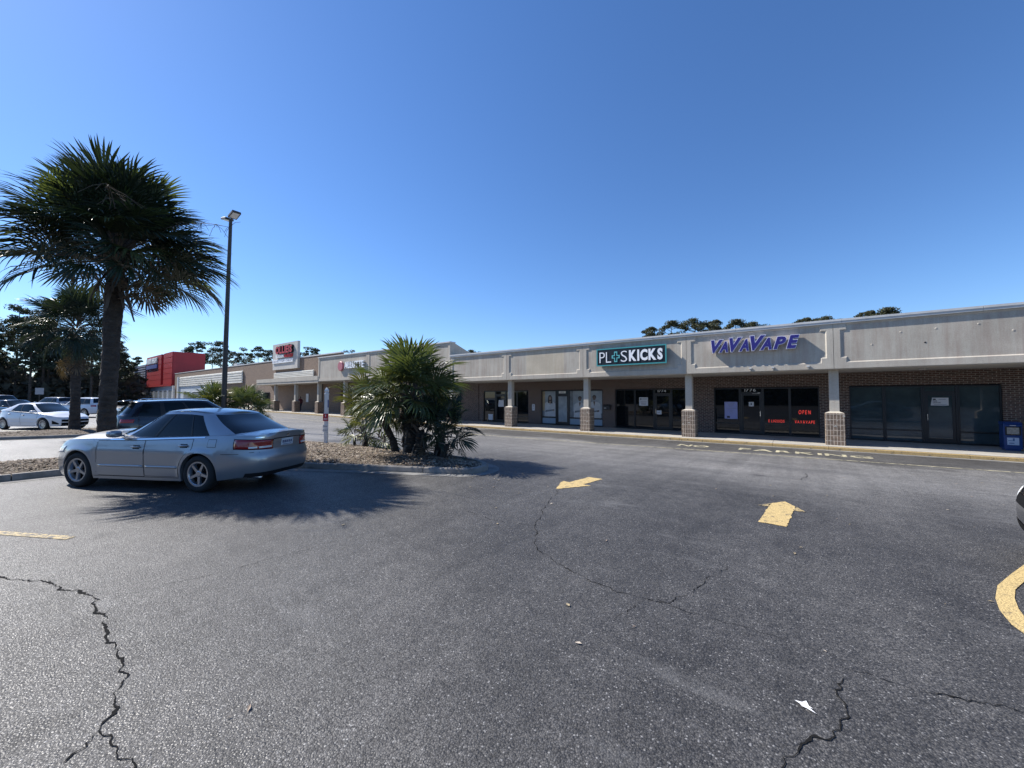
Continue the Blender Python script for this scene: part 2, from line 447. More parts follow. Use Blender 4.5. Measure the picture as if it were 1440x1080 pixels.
def flat_poly(mb, pts, h=0.006):
    v = drape(pts, h)
    mb.add(v, [tuple(range(len(v)))])

def strip(mb, a, b, w, h=0.006, step=1.0):
    a = Vector((*a, 0)); b = Vector((*b, 0)); d = b - a; n = max(1, int(d.length / step)); d.normalize()
    s = Vector((-d.y, d.x, 0)) * w / 2
    rows = []
    for i in range(n + 1):
        p = a.lerp(b, i / n)
        rows.append(drape([p - s, p + s], h))
    # facing up
    mb.grid([[r[0] for r in rows], [r[1] for r in rows]][::-1])

def upward(mb):
    """turn every face of the sheet to face up"""
    for i, f in enumerate(mb.f):
        a, b, c = (Vector(mb.v[k]) for k in f[:3])
        if (b - a).cross(c - a).z < 0: mb.f[i] = f[::-1]
    return mb

# painted lines
DIAG = Vector((0.885, 0.466, 0)).normalized()
def line(a, b, w, m, nm='parking_line'):
    k = MB(); strip(k, a, b, w); upward(k).build(nm, m, ground)
line((-12.6, -2.12), (-7.3, 0.63), 0.11, YELLOWF)
line((-11.6, 4.15), (-6.9, 5.15 + 1.2), 0.10, YELLOWF)
line((-12.6, -5.4), (-7.3, -2.7), 0.11, YELLOWF)
line((-40, 15.9), (-10.1, 15.98), 0.09, CREAM)
line((-10.1, 15.98), (-4.3, 16.38), 0.09, CREAM)
line((-4.3, 16.38), (14, 17.1), 0.09, CREAM)
# angled stalls west of the aisle
for k in range(7):
    yy = -4.5 + 3.15 * k
    line((-35.4, yy - 2.2), (-30.6, yy + 0.3), 0.10, CREAM)

def poly_mark(nm, m, pts, h=0.006):
    k = MB(); flat_poly(k, pts, h); return upward(k).build(nm, m, ground)
def ragged(pts, amp, seed):
    r = random.Random(seed); out = []
    for i in range(len(pts)):
        a = Vector((*pts[i][:2], 0)); b = Vector((*pts[(i + 1) % len(pts)][:2], 0)); n = max(1, int((b - a).length / 0.05)); d = (b - a).normalized() if (b - a).length else Vector((1, 0, 0)); t = Vector((-d.y, d.x, 0))
        for q in range(n): out.append(a.lerp(b, q / n) + t * r.gauss(0, amp) * (1 if q else 0.3))
    return out
def arrow(nm, tip, tail, hw, sw, hl, m, mw=None):
    tip = Vector((*tip, 0)); tail = Vector((*tail, 0)); d = (tip - tail).normalized(); s = Vector((-d.y, d.x, 0))
    nk = tip - d * hl
    root = bpy.data.objects.new(nm, None); COL.objects.link(root); root.parent = ground
    inner_t = tip - d * (hl * sw / hw)
    body = [tip, inner_t - s * sw, tail - s * sw, tail + s * sw, inner_t + s * sw]
    for q, (pts, mm, am) in enumerate(((body, m, 0.006), ([inner_t - s * (sw + .002), nk - s * (sw + .002), nk - s * hw][::-1], mw or m, 0.012), ([inner_t + s * (sw + .002), nk + s * hw, nk + s * (sw + .002)], mw or m, 0.012))):
        k = MB(); flat_poly(k, ragged(pts, am, q + int(tip.x * 50))); upward(k).build('paint_piece', mm, root)
    return root
arrow('painted_arrow', (-3.78, 6.50), (-3.66, 8.06), 0.34, 0.165, 0.75, YELLOW)
arrow('painted_arrow', (-0.22, 8.22), (-0.33, 6.50), 0.33, 0.165, 0.62, YELLOW, YELLOWF)
# curved mark at the right edge of the frame
outer = [(2.10, 6.95), (1.88, 6.54), (1.66, 6.08), (1.45, 5.62), (1.34, 5.25), (1.29, 4.98), (1.28, 4.72), (1.32, 4.52), (1.42, 4.34), (1.60, 4.22)]
inner = [(2.02, 6.42), (1.84, 6.18), (1.68, 5.88), (1.55, 5.60), (1.475, 5.35), (1.425, 5.10), (1.405, 4.90), (1.43, 4.74), (1.49, 4.60), (1.62, 4.48)]
k = MB(); k.grid([drape(outer), drape(inner)]); upward(k).build('painted_curve', YELLOW, ground)
k = MB(); flat_poly(k, [(-0.055, 2.805), (-0.02, 2.812), (0.0, 2.838), (0.012, 2.80), (0.03, 2.79), (0.015, 2.785), (0.045, 2.755), (0.0, 2.772), (-0.02, 2.775), (-0.03, 2.79)], 0.008)
upward(k).build('paint_splash', WHITE, ground)

def litter():
    r = random.Random(21); k = MB()
    for i in range(150):
        x = r.uniform(-9, 6); y = r.uniform(0.6, 15)
        if i < 40: y = r.uniform(5.5, 8.0); x = r.uniform(-7, -4)
        L = r.uniform(0.008, 0.032); W = L * r.uniform(0.25, 0.6); a = r.uniform(0, 6.3); c, s_ = math.cos(a), math.sin(a)
        k.cur = r.choice([0, 0, 1, 2])
        z = zg(x, y) + 0.008
        k.add([(x + c * u - s_ * w, y + s_ * u + c * w, z + dz) for u, w, dz in ((-L, 0, 0), (0, -W, 0.004), (L, 0, 0.002), (0.2 * L, W, 0.006))], [(0, 1, 2, 3)])
    o = upward(k).build('leaf_litter', [STRAW, CHIP2, CHIP]); o['kind'] = 'stuff'; o['label'] = 'small dry leaves and grit lying about on the asphalt'
litter()
def crack(pts, w, seed, rough=0.05):
    r = random.Random(seed); k = MB()
    P = [Vector((*p, 0)) for p in pts]
    out = [P[0]]; ph = [r.uniform(0, 6.3) for _ in range(4)]; dist = 0.0
    for a, b in zip(P, P[1:]):
        ln = (b - a).length; n = max(2, int(ln / 0.022)); d = (b - a); s = Vector((-d.y, d.x, 0)).normalized()
        for i in range(1, n + 1):
            q = dist + ln * i / n; env = math.sin(math.pi * i / n)
            wv = 0.022 * math.sin(q * 9 + ph[0]) + 0.014 * math.sin(q * 23 + ph[1]) + 0.009 * math.sin(q * 51 + ph[2]) + 0.006 * math.sin(q * 97 + ph[3])
            out.append(a.lerp(b, i / n) + s * (wv * env * rough / 0.05 + (r.gauss(0, 0.0032) if i < n else 0)))
        dist += ln
    L0, L1 = [], []
    for i, p in enumerate(out):
        d = (out[min(i + 1, len(out) - 1)] - out[max(0, i - 1)])
        d = d.normalized() if d.length > 1e-6 else Vector((1, 0, 0))
        s = Vector((-d.y, d.x, 0))
        t = i / (len(out) - 1)
        ww = 0.38 * w * (0.25 + 0.75 * math.sin(math.pi * min(1, max(0.02, t))) ** 0.6) * (0.55 + 0.45 * math.sin(i * 0.37 + seed) * math.sin(i * 0.11)) * r.uniform(0.45, 1.6)
        L0.append(p - s * ww); L1.append(p + s * ww)
    k.grid([drape(L0, 0.0045), drape(L1, 0.0045)])
    upward(k).build('crack', CRACK, ground)
# hairline and open cracks
crack([(-7.2, -0.1), (-6.29, 0.09), (-5.71, 0.37), (-4.89, 0.60), (-4.79, 0.56), (-4.18, 0.56), (-3.7, 0.55), (-3.43, 0.56), (-3.21, 0.47), (-2.98, 0.38), (-2.78, 0.42), (-2.45, 0.46)], 0.030, 1)
crack([(-2.98, 0.38), (-2.90, 0.33), (-2.86, 0.25)], 0.018, 11)
crack([(-4.89, 0.6), (-4.7, 1.25), (-4.6, 2.0), (-4.55, 2.9)], 0.008, 12)
crack([(-0.11, 2.2), (0.0, 2.52), (0.12, 2.69), (0.18, 2.87), (0.18, 3.24)], 0.020, 2)
crack([(-4.03, 7.5), (-3.4, 5.6), (-2.92, 4.45), (-2.44, 3.77), (-1.63, 3.44), (-1.12, 3.43), (-0.59, 3.45), (0.07, 3.46)], 0.014, 3)
crack([(0.24, 3.33), (0.41, 3.34), (0.70, 3.40), (0.97, 3.46), (1.6, 3.55)], 0.014, 13)
crack([(-1.2, 2.95), (-1.12, 3.43), (-0.92, 3.47), (-0.77, 3.96), (-0.62, 4.6)], 0.011, 4)
crack([(-2.92, 4.45), (-3.6, 4.3), (-4.4, 4.5)], 0.008, 5)
crack([(0.0, 11.2), (0.15, 12.1), (0.05, 12.8)], 0.03, 6)
crack([(-26, 9.2), (-18, 9.5), (-12, 9.3), (-8.6, 9.6)], 0.03, 8)

# ------------------------------------------------------------------ text helper
def text_mesh(ch, shear=0.0, bold=0.0, extrude=0.0, bevel=0.0):
    cu = bpy.data.curves.new('t', 'FONT'); cu.body = ch; cu.shear = shear; cu.offset = bold; cu.extrude = extrude; cu.bevel_depth = bevel
    cu.resolution_u = 3
    o = bpy.data.objects.new('t', cu); COL.objects.link(o)
    dg = bpy.context.evaluated_depsgraph_get(); dg.update()
    me = bpy.data.meshes.new_from_object(o.evaluated_get(dg))
    bpy.data.objects.remove(o); bpy.data.curves.remove(cu)
    return me

def letters(txt, x0, x1, z0, z1, y, depth, mat, parent, nm='letter', shear=0.0, bold=0.0, heights=None, edge=None, edge_off=0.02, one=False, floor=False, gap=0.09, boxes=None):
    """each character its own mesh, laid out between x0..x1 and z0..z1 on the plane y, facing -Y"""
    glyph = {}
    cx = 0.0; lay = []
    for i, c in enumerate(txt):
        if c == ' ': cx += 0.34; continue
        if c not in glyph:
            me = text_mesh(c, shear, bold)
            v = np.zeros(len(me.vertices) * 3); me.vertices.foreach_get('co', v); v = v.reshape(-1, 3)
            bpy.data.meshes.remove(me)
            glyph[c] = (v[:, 0].min(), v[:, 0].max(), v[:, 1].min(), v[:, 1].max())
        a, b, lo, hi = glyph[c]
        hs = heights[i] if heights else 1.0
        lay.append((c, cx, hs, a, b, lo, hi)); cx += (b - a) * (hs if heights else 1) + (gap[i] if isinstance(gap, list) else gap)
    tot = cx - (gap[-1] if isinstance(gap, list) else gap)
    sx = (x1 - x0) / tot; off = offset_of(parent)
    H = z1 - z0
    merged = MB()
    for c, px, hs, a, b, lo, hi in lay:
        sz = H * hs / (hi - lo)
        for layer in ((0, 1) if edge else (0,)):
            if layer == 0:
                me = text_mesh(c, shear, bold, 0.5)
            else:
                me = text_mesh(c, shear, bold + edge_off, 0.5)
            n = len(me.vertices); v = np.zeros(n * 3); me.vertices.foreach_get('co', v); v = v.reshape(-1, 3)
            X = x0 + px * sx + (v[:, 0] - a) * sx * (hs if heights else 1)
            if boxes:
                f0, f1 = boxes[lay.index((c, px, hs, a, b, lo, hi))]
                X = x0 + (x1 - x0) * (f0 + (f1 - f0) * (v[:, 0] - a) / (b - a))
            Z = z0 + (v[:, 1] - lo) * sz
            if layer == 0:
                yf = y if not edge else y - 0.006
                D = depth if not edge else 0.02
            else:
                yf = y; D = depth
            Y = yf + (0.5 - v[:, 2]) * D
            if floor:
                X2, Y2 = X, y + (Z - z0)
                w = np.stack([X2, Y2, np.array([zg(p, q) + 0.006 for p, q in zip(X2, Y2)]) - (0.5 - v[:, 2]) * depth], 1)
            else:
                w = np.stack([X, Y, Z], 1)
            w = w - np.array(off)
            if one and not edge:
                merged.add(w.tolist(), [tuple(p.vertices) for p in me.polygons]); bpy.data.meshes.remove(me); continue
            me.vertices.foreach_set('co', w.ravel()); me.name = nm if layer == 0 else 'letter_edge'
            me.materials.clear(); me.materials.append(mat if layer == 0 else edge)
            me.update()
            if layer == 0:
                lo_ = bpy.data.objects.new(nm, me); COL.objects.link(lo_); lo_.parent = parent
            else:
                eo = bpy.data.objects.new('letter_edge', me); COL.objects.link(eo); eo.parent = lo_
    if one:
        o = merged.build(nm, mat, None); o.parent = parent
        return o

letters('NO', -4.20, -3.02, 0, 0.62, 17.45, 0.002, CREAM, ground, 'painted_letter', bold=0.02, floor=True)
letters('PARKING', -1.95, 1.98, 0, 0.62, 17.55, 0.002, CREAM, ground, 'painted_letter', bold=0.02, floor=True)

# ------------------------------------------------------------------ planting islands
def dense(poly, step=0.3):
    out = []
    n = len(poly)
    for i in range(n):
        a = Vector(poly[i]); b = Vector(poly[(i + 1) % n]); m = max(1, int((b - a).length / step))
        for j in range(m): out.append(a.lerp(b, j / m))
    return out
def inset(pts, d):
    n = len(pts); out = []
    for i in range(n):
        t = (pts[(i + 1) % n] - pts[i - 1]).normalized()
        out.append(pts[i] + Vector((-t.y, t.x)) * d)     # counter-clockwise outline: left is inside
    return out
def inside(p, poly):
    c = False; n = len(poly)
    for i in range(n):
        a, b = poly[i], poly[i - 1]
        if (a.y > p[1]) != (b.y > p[1]) and p[0] < (b.x - a.x) * (p[1] - a.y) / (b.y - a.y) + a.x: c = not c
    return c
def edge_dist(p, poly):
    P = Vector(p); best = 9e9
    for i in range(len(poly)):
        best = min(best, (poly[i] - P).length_squared)
    return math.sqrt(best)

def island(poly, nm_seed, chips, region):
    r = random.Random(nm_seed)
    pts = dense([Vector(p) for p in poly])
    A = pts; B = inset(pts, 0.025); Cc = inset(pts, 0.16); D = inset(pts, 0.165)
    n = len(pts); k = MB()
    H = 0.135
    pieces = list(range(0, n, 10)) + [n]
    for s, e in zip(pieces, pieces[1:]):
        idx = [i % n for i in range(s, e + 1)]
        dz = r.uniform(-0.006, 0.006)
        def row(L, h, j):
            out = []
            for q, i in enumerate(idx):
                p = L[i]
                if q == 0: p = p.lerp(L[(i + 1) % n], 0.025)
                if q == len(idx) - 1: p = p.lerp(L[i - 1], 0.025)
                out.append((p.x, p.y, zg(p.x, p.y) + h))
            return out
        rows = [row(A, -0.1, 0), row(A, 0.03, 0), row(B, H - 0.02 + dz, 0), row(inset(pts, 0.045), H + dz, 0), row(Cc, H + dz, 0), row(D, -0.05, 0)]
        b0 = len(k.v)
        k.grid(rows)
        m = len(idx)
        k.f.append(tuple(b0 + q * m for q in range(6))); k.m.append(0)
        k.f.append(tuple(b0 + q * m + m - 1 for q in range(6))[::-1]); k.m.append(0)
    for i, f in enumerate(k.f): k.f[i] = f[::-1]
    structure(k.build('kerb', CURBC))
    # pale gutter strip along the kerb foot
    k = MB(); G = inset(pts, -0.28); G2 = inset(pts, 0.02)
    k.grid([drape([(p.x, p.y) for p in G] + [(G[0].x, G[0].y)], 0.005), drape([(p.x, p.y) for p in G2] + [(G2[0].x, G2[0].y)], 0.005)])
    structure(upward(k).build('gutter', GUTT))
    # soil mound
    inn = inset(pts, 0.12)
    xs = [p.x for p in inn]; ys = [p.y for p in inn]
    def hz(x, y, d): return zg(x, y) + 0.085 + min(0.16, d * 0.14) + 0.02 * math.sin(x * 2.3 + y) * math.cos(y * 3.1 - x)
    k = MB(); k.add([(p.x, p.y, zg(p.x, p.y) + 0.088) for p in inn], [tuple(range(len(inn)))])
    upward(k)
    st = 0.22; cache = {}
    def node(i, j):
        if (i, j) not in cache:
            x = min(xs) + i * st; y = min(ys) + j * st
            cache[(i, j)] = (inside((x, y), inn), x, y)
        return cache[(i, j)]
    zc = {}
    nx = int((max(xs) - min(xs)) / st) + 1; ny = int((max(ys) - min(ys)) / st) + 1
    vid = {}
    for i in range(nx):
        for j in range(ny):
            q = [(i, j), (i + 1, j), (i + 1, j + 1), (i, j + 1)]
            if all(node(*c)[0] for c in q):
                ids = []
                for c in q:
                    if c not in vid:
                        _, x, y = node(*c); d = edge_dist((x, y), inn)
                        vid[c] = len(k.v); k.v.append((x, y, hz(x, y, d) + r.uniform(-0.007, 0.007)))
                    ids.append(vid[c])
                k.f.append(tuple(ids)); k.m.append(0)
    structure(k.build('planting_bed', DIRT, smooth=True))
    # wood chips
    k = MB()
    x0, x1, y0, y1 = region
    made = 0
    for t in range(chips * 4):
        if made >= chips: break
        x = r.uniform(x0, x1); y = r.uniform(y0, y1)
        if not inside((x, y), inn): continue
        made += 1
        d = edge_dist((x, y), inn); z = hz(x, y, d) + 0.008 + abs(r.gauss(0, 0.005))
        L = r.uniform(0.010, 0.040); W = r.uniform(0.006, 0.016); a = r.uniform(0, 6.3)
        M = Matrix.Rotation(a, 3, 'Z') @ Matrix.Rotation(r.gauss(0, 0.25), 3, 'Y') @ Matrix.Rotation(r.gauss(0, 0.25), 3, 'X')
        c = Vector((x, y, z))
        k.cur = r.choice([0, 0, 0, 1, 1, 2])
        k.quad(*[c + M @ Vector(p) for p in ((-L, -W, 0), (L, -W * 0.6, 0), (L, W, 0), (-L * 0.8, W, 0))])
    o = k.build('wood_chips', [CHIP, CHIP2, STRAW])
    o['kind'] = 'stuff'
    tag(o, 'scattered wood chips and dry litter on the planting bed', None)
    return lambda x, y: hz(x, y, edge_dist((x, y), inn))

nose = [(-6.22, 6.42), (-6.06, 6.62), (-6.02, 6.92), (-6.12, 7.25), (-6.38, 7.58), (-6.8, 7.82), (-7.4, 7.95)]
isl1 = [(-13.27, -9.0), (-13.27, 0.9), (-13.15, 2.5), (-12.8, 3.05), (-9.8, 4.62)] + nose + [(-10.3, 7.95), (-13.2, 7.75), (-15.0, 7.3), (-15.9, 6.2), (-16.15, 4.5), (-16.15, -9.0)]
bed1 = island(isl1, 3, 24000, (-16.1, -6.0, -1.5, 8.0))
isl2 = [(-26.4, -12), (-26.3, 0.2), (-25.6, 1.6), (-25.4, 2.3), (-25.4, 9.0), (-25.7, 10.0), (-26.6, 10.8), (-27.8, 10.9), (-28.8, 10.2), (-29.2, 9.0), (-29.3, -12)]
bed2 = island(isl2, 4, 5000, (-29.3, -25.4, -1.0, 10.9))

# ------------------------------------------------------------------ walkway along the shops
def zsw(x): return zg(x, 19.7) + 0.13
k = MB(); kk = MB(); rr = random.Random(5)
x = -140.0
while x < 16:
    w = 1.83
    a, b = x + 0.006, x + w - 0.006
    za, zb_ = zsw(a), zsw(b); dz = rr.uniform(-0.004, 0.004)
    k.add([(a, 19.70, za - 0.5), (b, 19.70, zb_ - 0.5), (b, 24.5, zb_ - 0.5), (a, 24.5, za - 0.5), (a, 19.70, za + dz), (b, 19.70, zb_ + dz), (b, 24.5, zb_ + dz + 0.02), (a, 24.5, za + dz + 0.02)],
          [(0, 3, 2, 1), (4, 5, 6, 7), (0, 1, 5, 4), (1, 2, 6, 5), (2, 3, 7, 6), (3, 0, 4, 7)])
    h = 0.10 + rr.uniform(-0.01, 0.01)
    kk.add([(a, 19.50, za - 0.5), (b, 19.50, zb_ - 0.5), (b, 19.692, zb_ - 0.5), (a, 19.692, za - 0.5), (a, 19.53, za - 0.13 + h), (b, 19.53, zb_ - 0.13 + h), (b, 19.692, zb_ - 0.13 + h + 0.012), (a, 19.692, za - 0.13 + h + 0.012)],
           [(0, 3, 2, 1), (4, 5, 6, 7), (0, 1, 5, 4), (1, 2, 6, 5), (2, 3, 7, 6), (3, 0, 4, 7)])
    x += w
structure(k.build('walkway', CONC))
structure(kk.build('yellow_kerb', KERBY))
k = MB(); strip(k, (-140, 19.36), (16, 19.36), 0.30, 0.005, 2.0); structure(upward(k).build('gutter', GUTT))

# ------------------------------------------------------------------ the shopping strip
SHOP = empty('shopping_strip', (2.0, 23.2, 0), 0, 'long grey stucco shop building with a brick front under its arcade, nearest on the right', 'building')
YF, YW = 20.0, 23.2
ZS = -0.15
def part(mb, nm, m, p=SHOP, **kw): return mb.build(nm, m, p, **kw)

openings = [(-20.03, -15.74), (-14.65, -10.03), (-9.20, -4.75), (-3.66, 0.80), (1.86, 6.32), (7.4, 11.8)]
k = MB(); edges = [-20.5]
for a, b in openings: edges += [a, b]
edges.append(16.0)
for i in range(0, len(edges), 2):
    k.box(edges[i], edges[i + 1], YW, YW + 0.25, -0.5, 2.28)
k.box(-20.5, 16.0, YW, YW + 0.25, 2.28, 3.2)
part(k, 'brick_wall', BRICK)
k = MB()
for a, b in openings: k.box(a, b, YW + 0.22, YW + 0.25, -0.4, 2.28)
part(k, 'dark_interior', BLACKP)
k = MB(); k.box(-20.5, 16.0, YF + 0.9, 45, 4.35, 4.5); part(k, 'roof', COPING)
k = MB(); k.box(15.75, 16.0, YW + 0.25, 45, -0.5, 4.35); k.box(-20.5, 15.75, 44.75, 45, -0.5, 4.35); part(k, 'rear_wall', BRICK)

# fascia : recessed panel wall, raised frame, pilasters over the columns
COLX = [6.66, 1.17, -4.32, -9.81, -15.30, -20.79]
k = MB(); k.box(-20.48, 16.0, YF + 0.035, YF + 0.9, 2.91, 4.78); part(k, 'parapet', STUCCO)
bays = [(12.15, 6.66)] + list(zip(COLX, COLX[1:]))
for xr, xl in bays:
    if xl < -20.6: xl_ = -20.48
    else: xl_ = xl + 0.008
    xr_ = xr - 0.008
    k = MB(); c = 0.008
    y0, y1 = YF, YF + 0.033
    pw, bw = 0.20, 0.40
    lo, hi = 2.905, 4.78
    k.box(xl_ + bw, xr_ - bw, y0, y1, lo, 3.135)                   # lower rail
    k.box(xl_ + bw, xr_ - bw, y0, y1, 4.665, hi)                   # upper rail
    for s, xx in ((1, xl_), (-1, xr_)):
        def bx(a, b, z0, z1):
            p, q = xx + s * a, xx + s * b
            k.box(min(p, q), max(p, q), y0, y1, z0, z1)
        bx(0, bw, lo, 3.135); bx(0, bw - 0.03, 3.135, 3.325); bx(0, pw, 3.325, 4.45); bx(0, bw - 0.02, 4.45, 4.665); bx(0, bw, 4.665, hi)
    A0, A1 = xl_, xr_
    poly = [(A0 + bw, 3.135), (A1 - bw, 3.135), (A1 - bw + .03, 3.135), (A1 - bw + .03, 3.325), (A1 - pw, 3.325), (A1 - pw, 4.45), (A1 - bw + .02, 4.45), (A1 - bw + .02, 4.665), (A1 - bw, 4.665),
            (A0 + bw, 4.665), (A0 + bw - .02, 4.665), (A0 + bw - .02, 4.45), (A0 + pw, 4.45), (A0 + pw, 3.325), (A0 + bw - .03, 3.325), (A0 + bw - .03, 3.135)]
    poly = [p for p in poly if p not in ((A0 + bw, 3.135), (A1 - bw, 3.135), (A1 - bw, 4.665), (A0 + bw, 4.665))]
    m_ = len(poly); cw = 0.042; inr = []
    for q in range(m_):
        p0, p1, p2 = Vector(poly[q - 1]), Vector(poly[q]), Vector(poly[(q + 1) % m_])
        d0 = (p1 - p0).normalized(); d1 = (p2 - p1).normalized()
        inr.append(p1 + (Vector((-d0.y, d0.x)) + Vector((-d1.y, d1.x))) * cw)
    for q in range(m_):
        a_, b_ = poly[q], poly[(q + 1) % m_]; c_, d_ = inr[(q + 1) % m_], inr[q]
        k.quad((a_[0], y0 - 0.0005, a_[1]), (b_[0], y0 - 0.0005, b_[1]), (c_.x, y1 + 0.0015, c_.y), (d_.x, y1 + 0.0015, d_.y))
    part(k, 'fascia_frame', STUCCO2 if xl != -15.30 else STUCCO)
k = MB(); k.box(-13.75, -11.05, YF + 0.0335, YF + 0.0348, 3.137, 4.663); part(k, 'stucco_patch', STUCCO3)
# coping in lengths
k = MB(); x = -20.52
while x < 16:
    b = min(16.0, x + 3.66)
    k.box(x + 0.004, b - 0.004, YF - 0.07, YF + 0.95, 4.785, 4.865); k.box(x + 0.004, b - 0.004, YF - 0.05, YF - 0.004, 4.70, 4.783)
    x = b
part(k, 'coping', COPING)
k = MB(); k.box(-20.48, 16, YF + 0.034, YW - 0.002, 2.885, 2.907); part(k, 'soffit', SOFFIT)
# soffit downlights and small roof-edge floodlights
lamp_x = [-18.2, -12.4, -7.1, -1.5, 3.9]
for lx in lamp_x:
    k = MB(); k.lathe([(0.02, 2.884), (0.11, 2.884), (0.13, 2.862), (0.13, 2.852), (0.09, 2.852), (0.085, 2.875), (0.001, 2.875)], (lx, 21.6, 0), 'z', 16)
    part(k, 'soffit_light', COPING)
for lx in (-1.68, -0.85, 0.35):
    k = MB(); k.box(lx - 0.05, lx + 0.05, YF - 0.10, YF - 0.002, 3.005, 3.06); k.box(lx - 0.012, lx + 0.012, YF - 0.05, YF - 0.002, 2.93, 3.0)
    part(k, 'flood_light', COPING)
# bolt holes and old anchors on the blank panel
for (hx, hz) in ((3.1, 4.18), (4.0, 4.22), (5.0, 4.27), (3.72, 3.74), (2.3, 3.78), (5.75, 3.97)):
    k = MB(); k.lathe([(0.001, YF + 0.025), (0.022, YF + 0.026), (0.032, YF + 0.034)], (hx, 0, hz), 'y', 9); part(k, 'anchor_patch', STUCCO2 if hx != 3.72 else BLACKP)

# columns
def column(x, root, y0=20.2, top=2.885, zb=ZS, mat=BRICK2, bh=1.27, cap=True):
    w = 0.305
    k = MB(); k.bbox(x - w, x + w, y0, y0 + 2 * w, zb - 0.35, zb + bh, 0.012)
    o = k.build('column_base', mat, root)
    k = MB(); c = x; yc = y0 + w
    def ring(h, z): return [(c - h, yc - h, z), (c + h, yc - h, z), (c + h, yc + h, z), (c - h, yc + h, z)]
    k.grid([ring(0.29, zb + bh + 0.002), ring(0.20, zb + bh + 0.045), ring(0.158, zb + bh + 0.06), ring(0.1525, zb + bh + 0.07), ring(0.1525, top)], True)
    o2 = k.build('column_shaft', STUCCO2, root)
    k = MB()   # crumbled mortar and broken corners
    r = random.Random(int(x * 10))
    for i in range(6):
        px = c + r.uniform(-0.28, 0.24); pz = zb + r.uniform(0.15, bh - 0.1)
        k.box(px, px + r.uniform(0.03, 0.10), y0 - 0.004, y0 + 0.01, pz, pz + r.uniform(0.015, 0.07))
    k.build('mortar_patch', CONC, o)
for x in COLX: column(x, SHOP)

# storefronts : windows and doors, each pane set behind its own frame
def bars(k, x0, x1, z0, z1, y0, y1, w):
    k.box(x0, x0 + w, y0, y1, z0, z1); k.box(x1 - w, x1, y0, y1, z0, z1)
    k.box(x0 + w, x1 - w, y0, y1, z0, z0 + w); k.box(x0 + w, x1 - w, y0, y1, z1 - w, z1)
def window(x0, x1, z0, z1, glass, rail=None, frame=FRAME, root=SHOP, yw=YW):
    y0, y1 = yw + 0.05, yw + 0.15
    k = MB(); bars(k, x0 + 0.002, x1 - 0.002, z0, z1, y0, y1, 0.05)
    if rail: k.box(x0 + 0.052, x1 - 0.052, y0 + 0.002, y1, rail - 0.028, rail + 0.028)
    w = k.build('window', frame, root)
    zz = [z0 + 0.05] + ([rail - 0.028, rail + 0.028] if rail else []) + [z1 - 0.05]
    for a, b in zip(zz[::2], zz[1::2]):
        k = MB(); k.box(x0 + 0.052, x1 - 0.052, y0 + 0.04, y0 + 0.052, a + 0.001, b - 0.001); k.build('pane', glass, w)
    return w
def door(x0, x1, z0, z1, glass, top=1.98, frame=FRAME, root=SHOP, yw=YW, handle=True, hside=1, rail=0.62):
    y0, y1 = yw + 0.05, yw + 0.15
    k = MB(); k.box(x0 + 0.002, x0 + 0.06, y0, y1, z0, z1); k.box(x1 - 0.06, x1 - 0.002, y0, y1, z0, z1); k.box(x0 + 0.06, x1 - 0.06, y0, y1, z1 - 0.05, z1); k.box(x0 + 0.06, x1 - 0.06, y0, y1, top - 0.04, top + 0.04)
    w = k.build('door_frame', frame, root)
    k = MB(); k.box(x0 + 0.062, x1 - 0.062, y0 + 0.04, y0 + 0.052, top + 0.042, z1 - 0.052); k.build('transom_pane', glass, w)
    a, b = x0 + 0.066, x1 - 0.066
    k = MB(); yl = y0 + 0.02; t = 0.085
    k.box(a, a + t, yl, yl + 0.045, z0 + 0.02, top - 0.045); k.box(b - t, b, yl, yl + 0.045, z0 + 0.02, top - 0.045)
    k.box(a + t, b - t, yl, yl + 0.045, z0 + 0.02, z0 + 0.20); k.box(a + t, b - t, yl, yl + 0.045, top - 0.14, top - 0.045)
    d = k.build('door', frame, root)
    k = MB(); k.box(a + t + 0.001, b - t - 0.001, yl + 0.018, yl + 0.028, z0 + 0.201, top - 0.141); k.build('pane', glass, d)
    if handle:
        hx = (b - 0.045) if hside > 0 else (a + 0.045)
        k = MB(); k.tube([(hx, yl - 0.002, 0.78), (hx, yl - 0.05, 0.80), (hx, yl - 0.05, 1.06), (hx, yl - 0.002, 1.08)], 0.012, 6); k.build('handle', CHROME, d)
    return d
WT, WB = 2.24, -0.13
# vacant unit on the right
for a, b in ((1.86, 3.01), (3.01, 4.19), (5.17, 6.32)): window(a, b, WB, WT, GLASS2, 0.36)
door(4.19, 5.17, WB, WT, GLASS2, 1.97, hside=-1)
# vape shop
window(-3.66, -2.45, WB, WT, GLASS, 0.40, BRONZE)
door(-2.45, -1.45, WB, WT, GLASS, 1.99, BRONZE)
window(-1.45, -0.345, WB, WT, GLASS, 0.46, BRONZE); window(-0.345, 0.80, WB, WT, GLASS, 0.46, BRONZE)
# shoe shop
window(-9.20, -7.98, WB, WT, GLASS, None); window(-7.98, -6.84, WB, WT, GLASS, None)
door(-6.84, -5.86, WB, WT, GLASS, 1.97, BRONZE, hside=-1); window(-5.86, -4.75, WB, WT, GLASS, 0.45)
# unit with printed window film
FILMW = [window(-14.65, -13.46, WB, WT, GLASS, 0.36), window(-12.48, -11.15, WB, WT, GLASS, 0.36), window(-11.15, -10.03, WB, WT, GLASS, 0.36)]
FILMD = door(-13.46, -12.48, WB, WT, GLASS2, 1.97, hside=1)
# unit with paper bag notice
window(-20.03, -18.87, WB, WT, GLASS, None); door(-18.87, -17.85, WB, WT, GLASS, 1.97); window(-17.85, -16.8, WB, WT, GLASS, 0.36); window(-16.8, -15.74, WB, WT, GLASS, 0.36)
window(7.4, 9.6, WB, WT, GLASS, 0.4); window(9.6, 11.8, WB, WT, GLASS, 0.4)

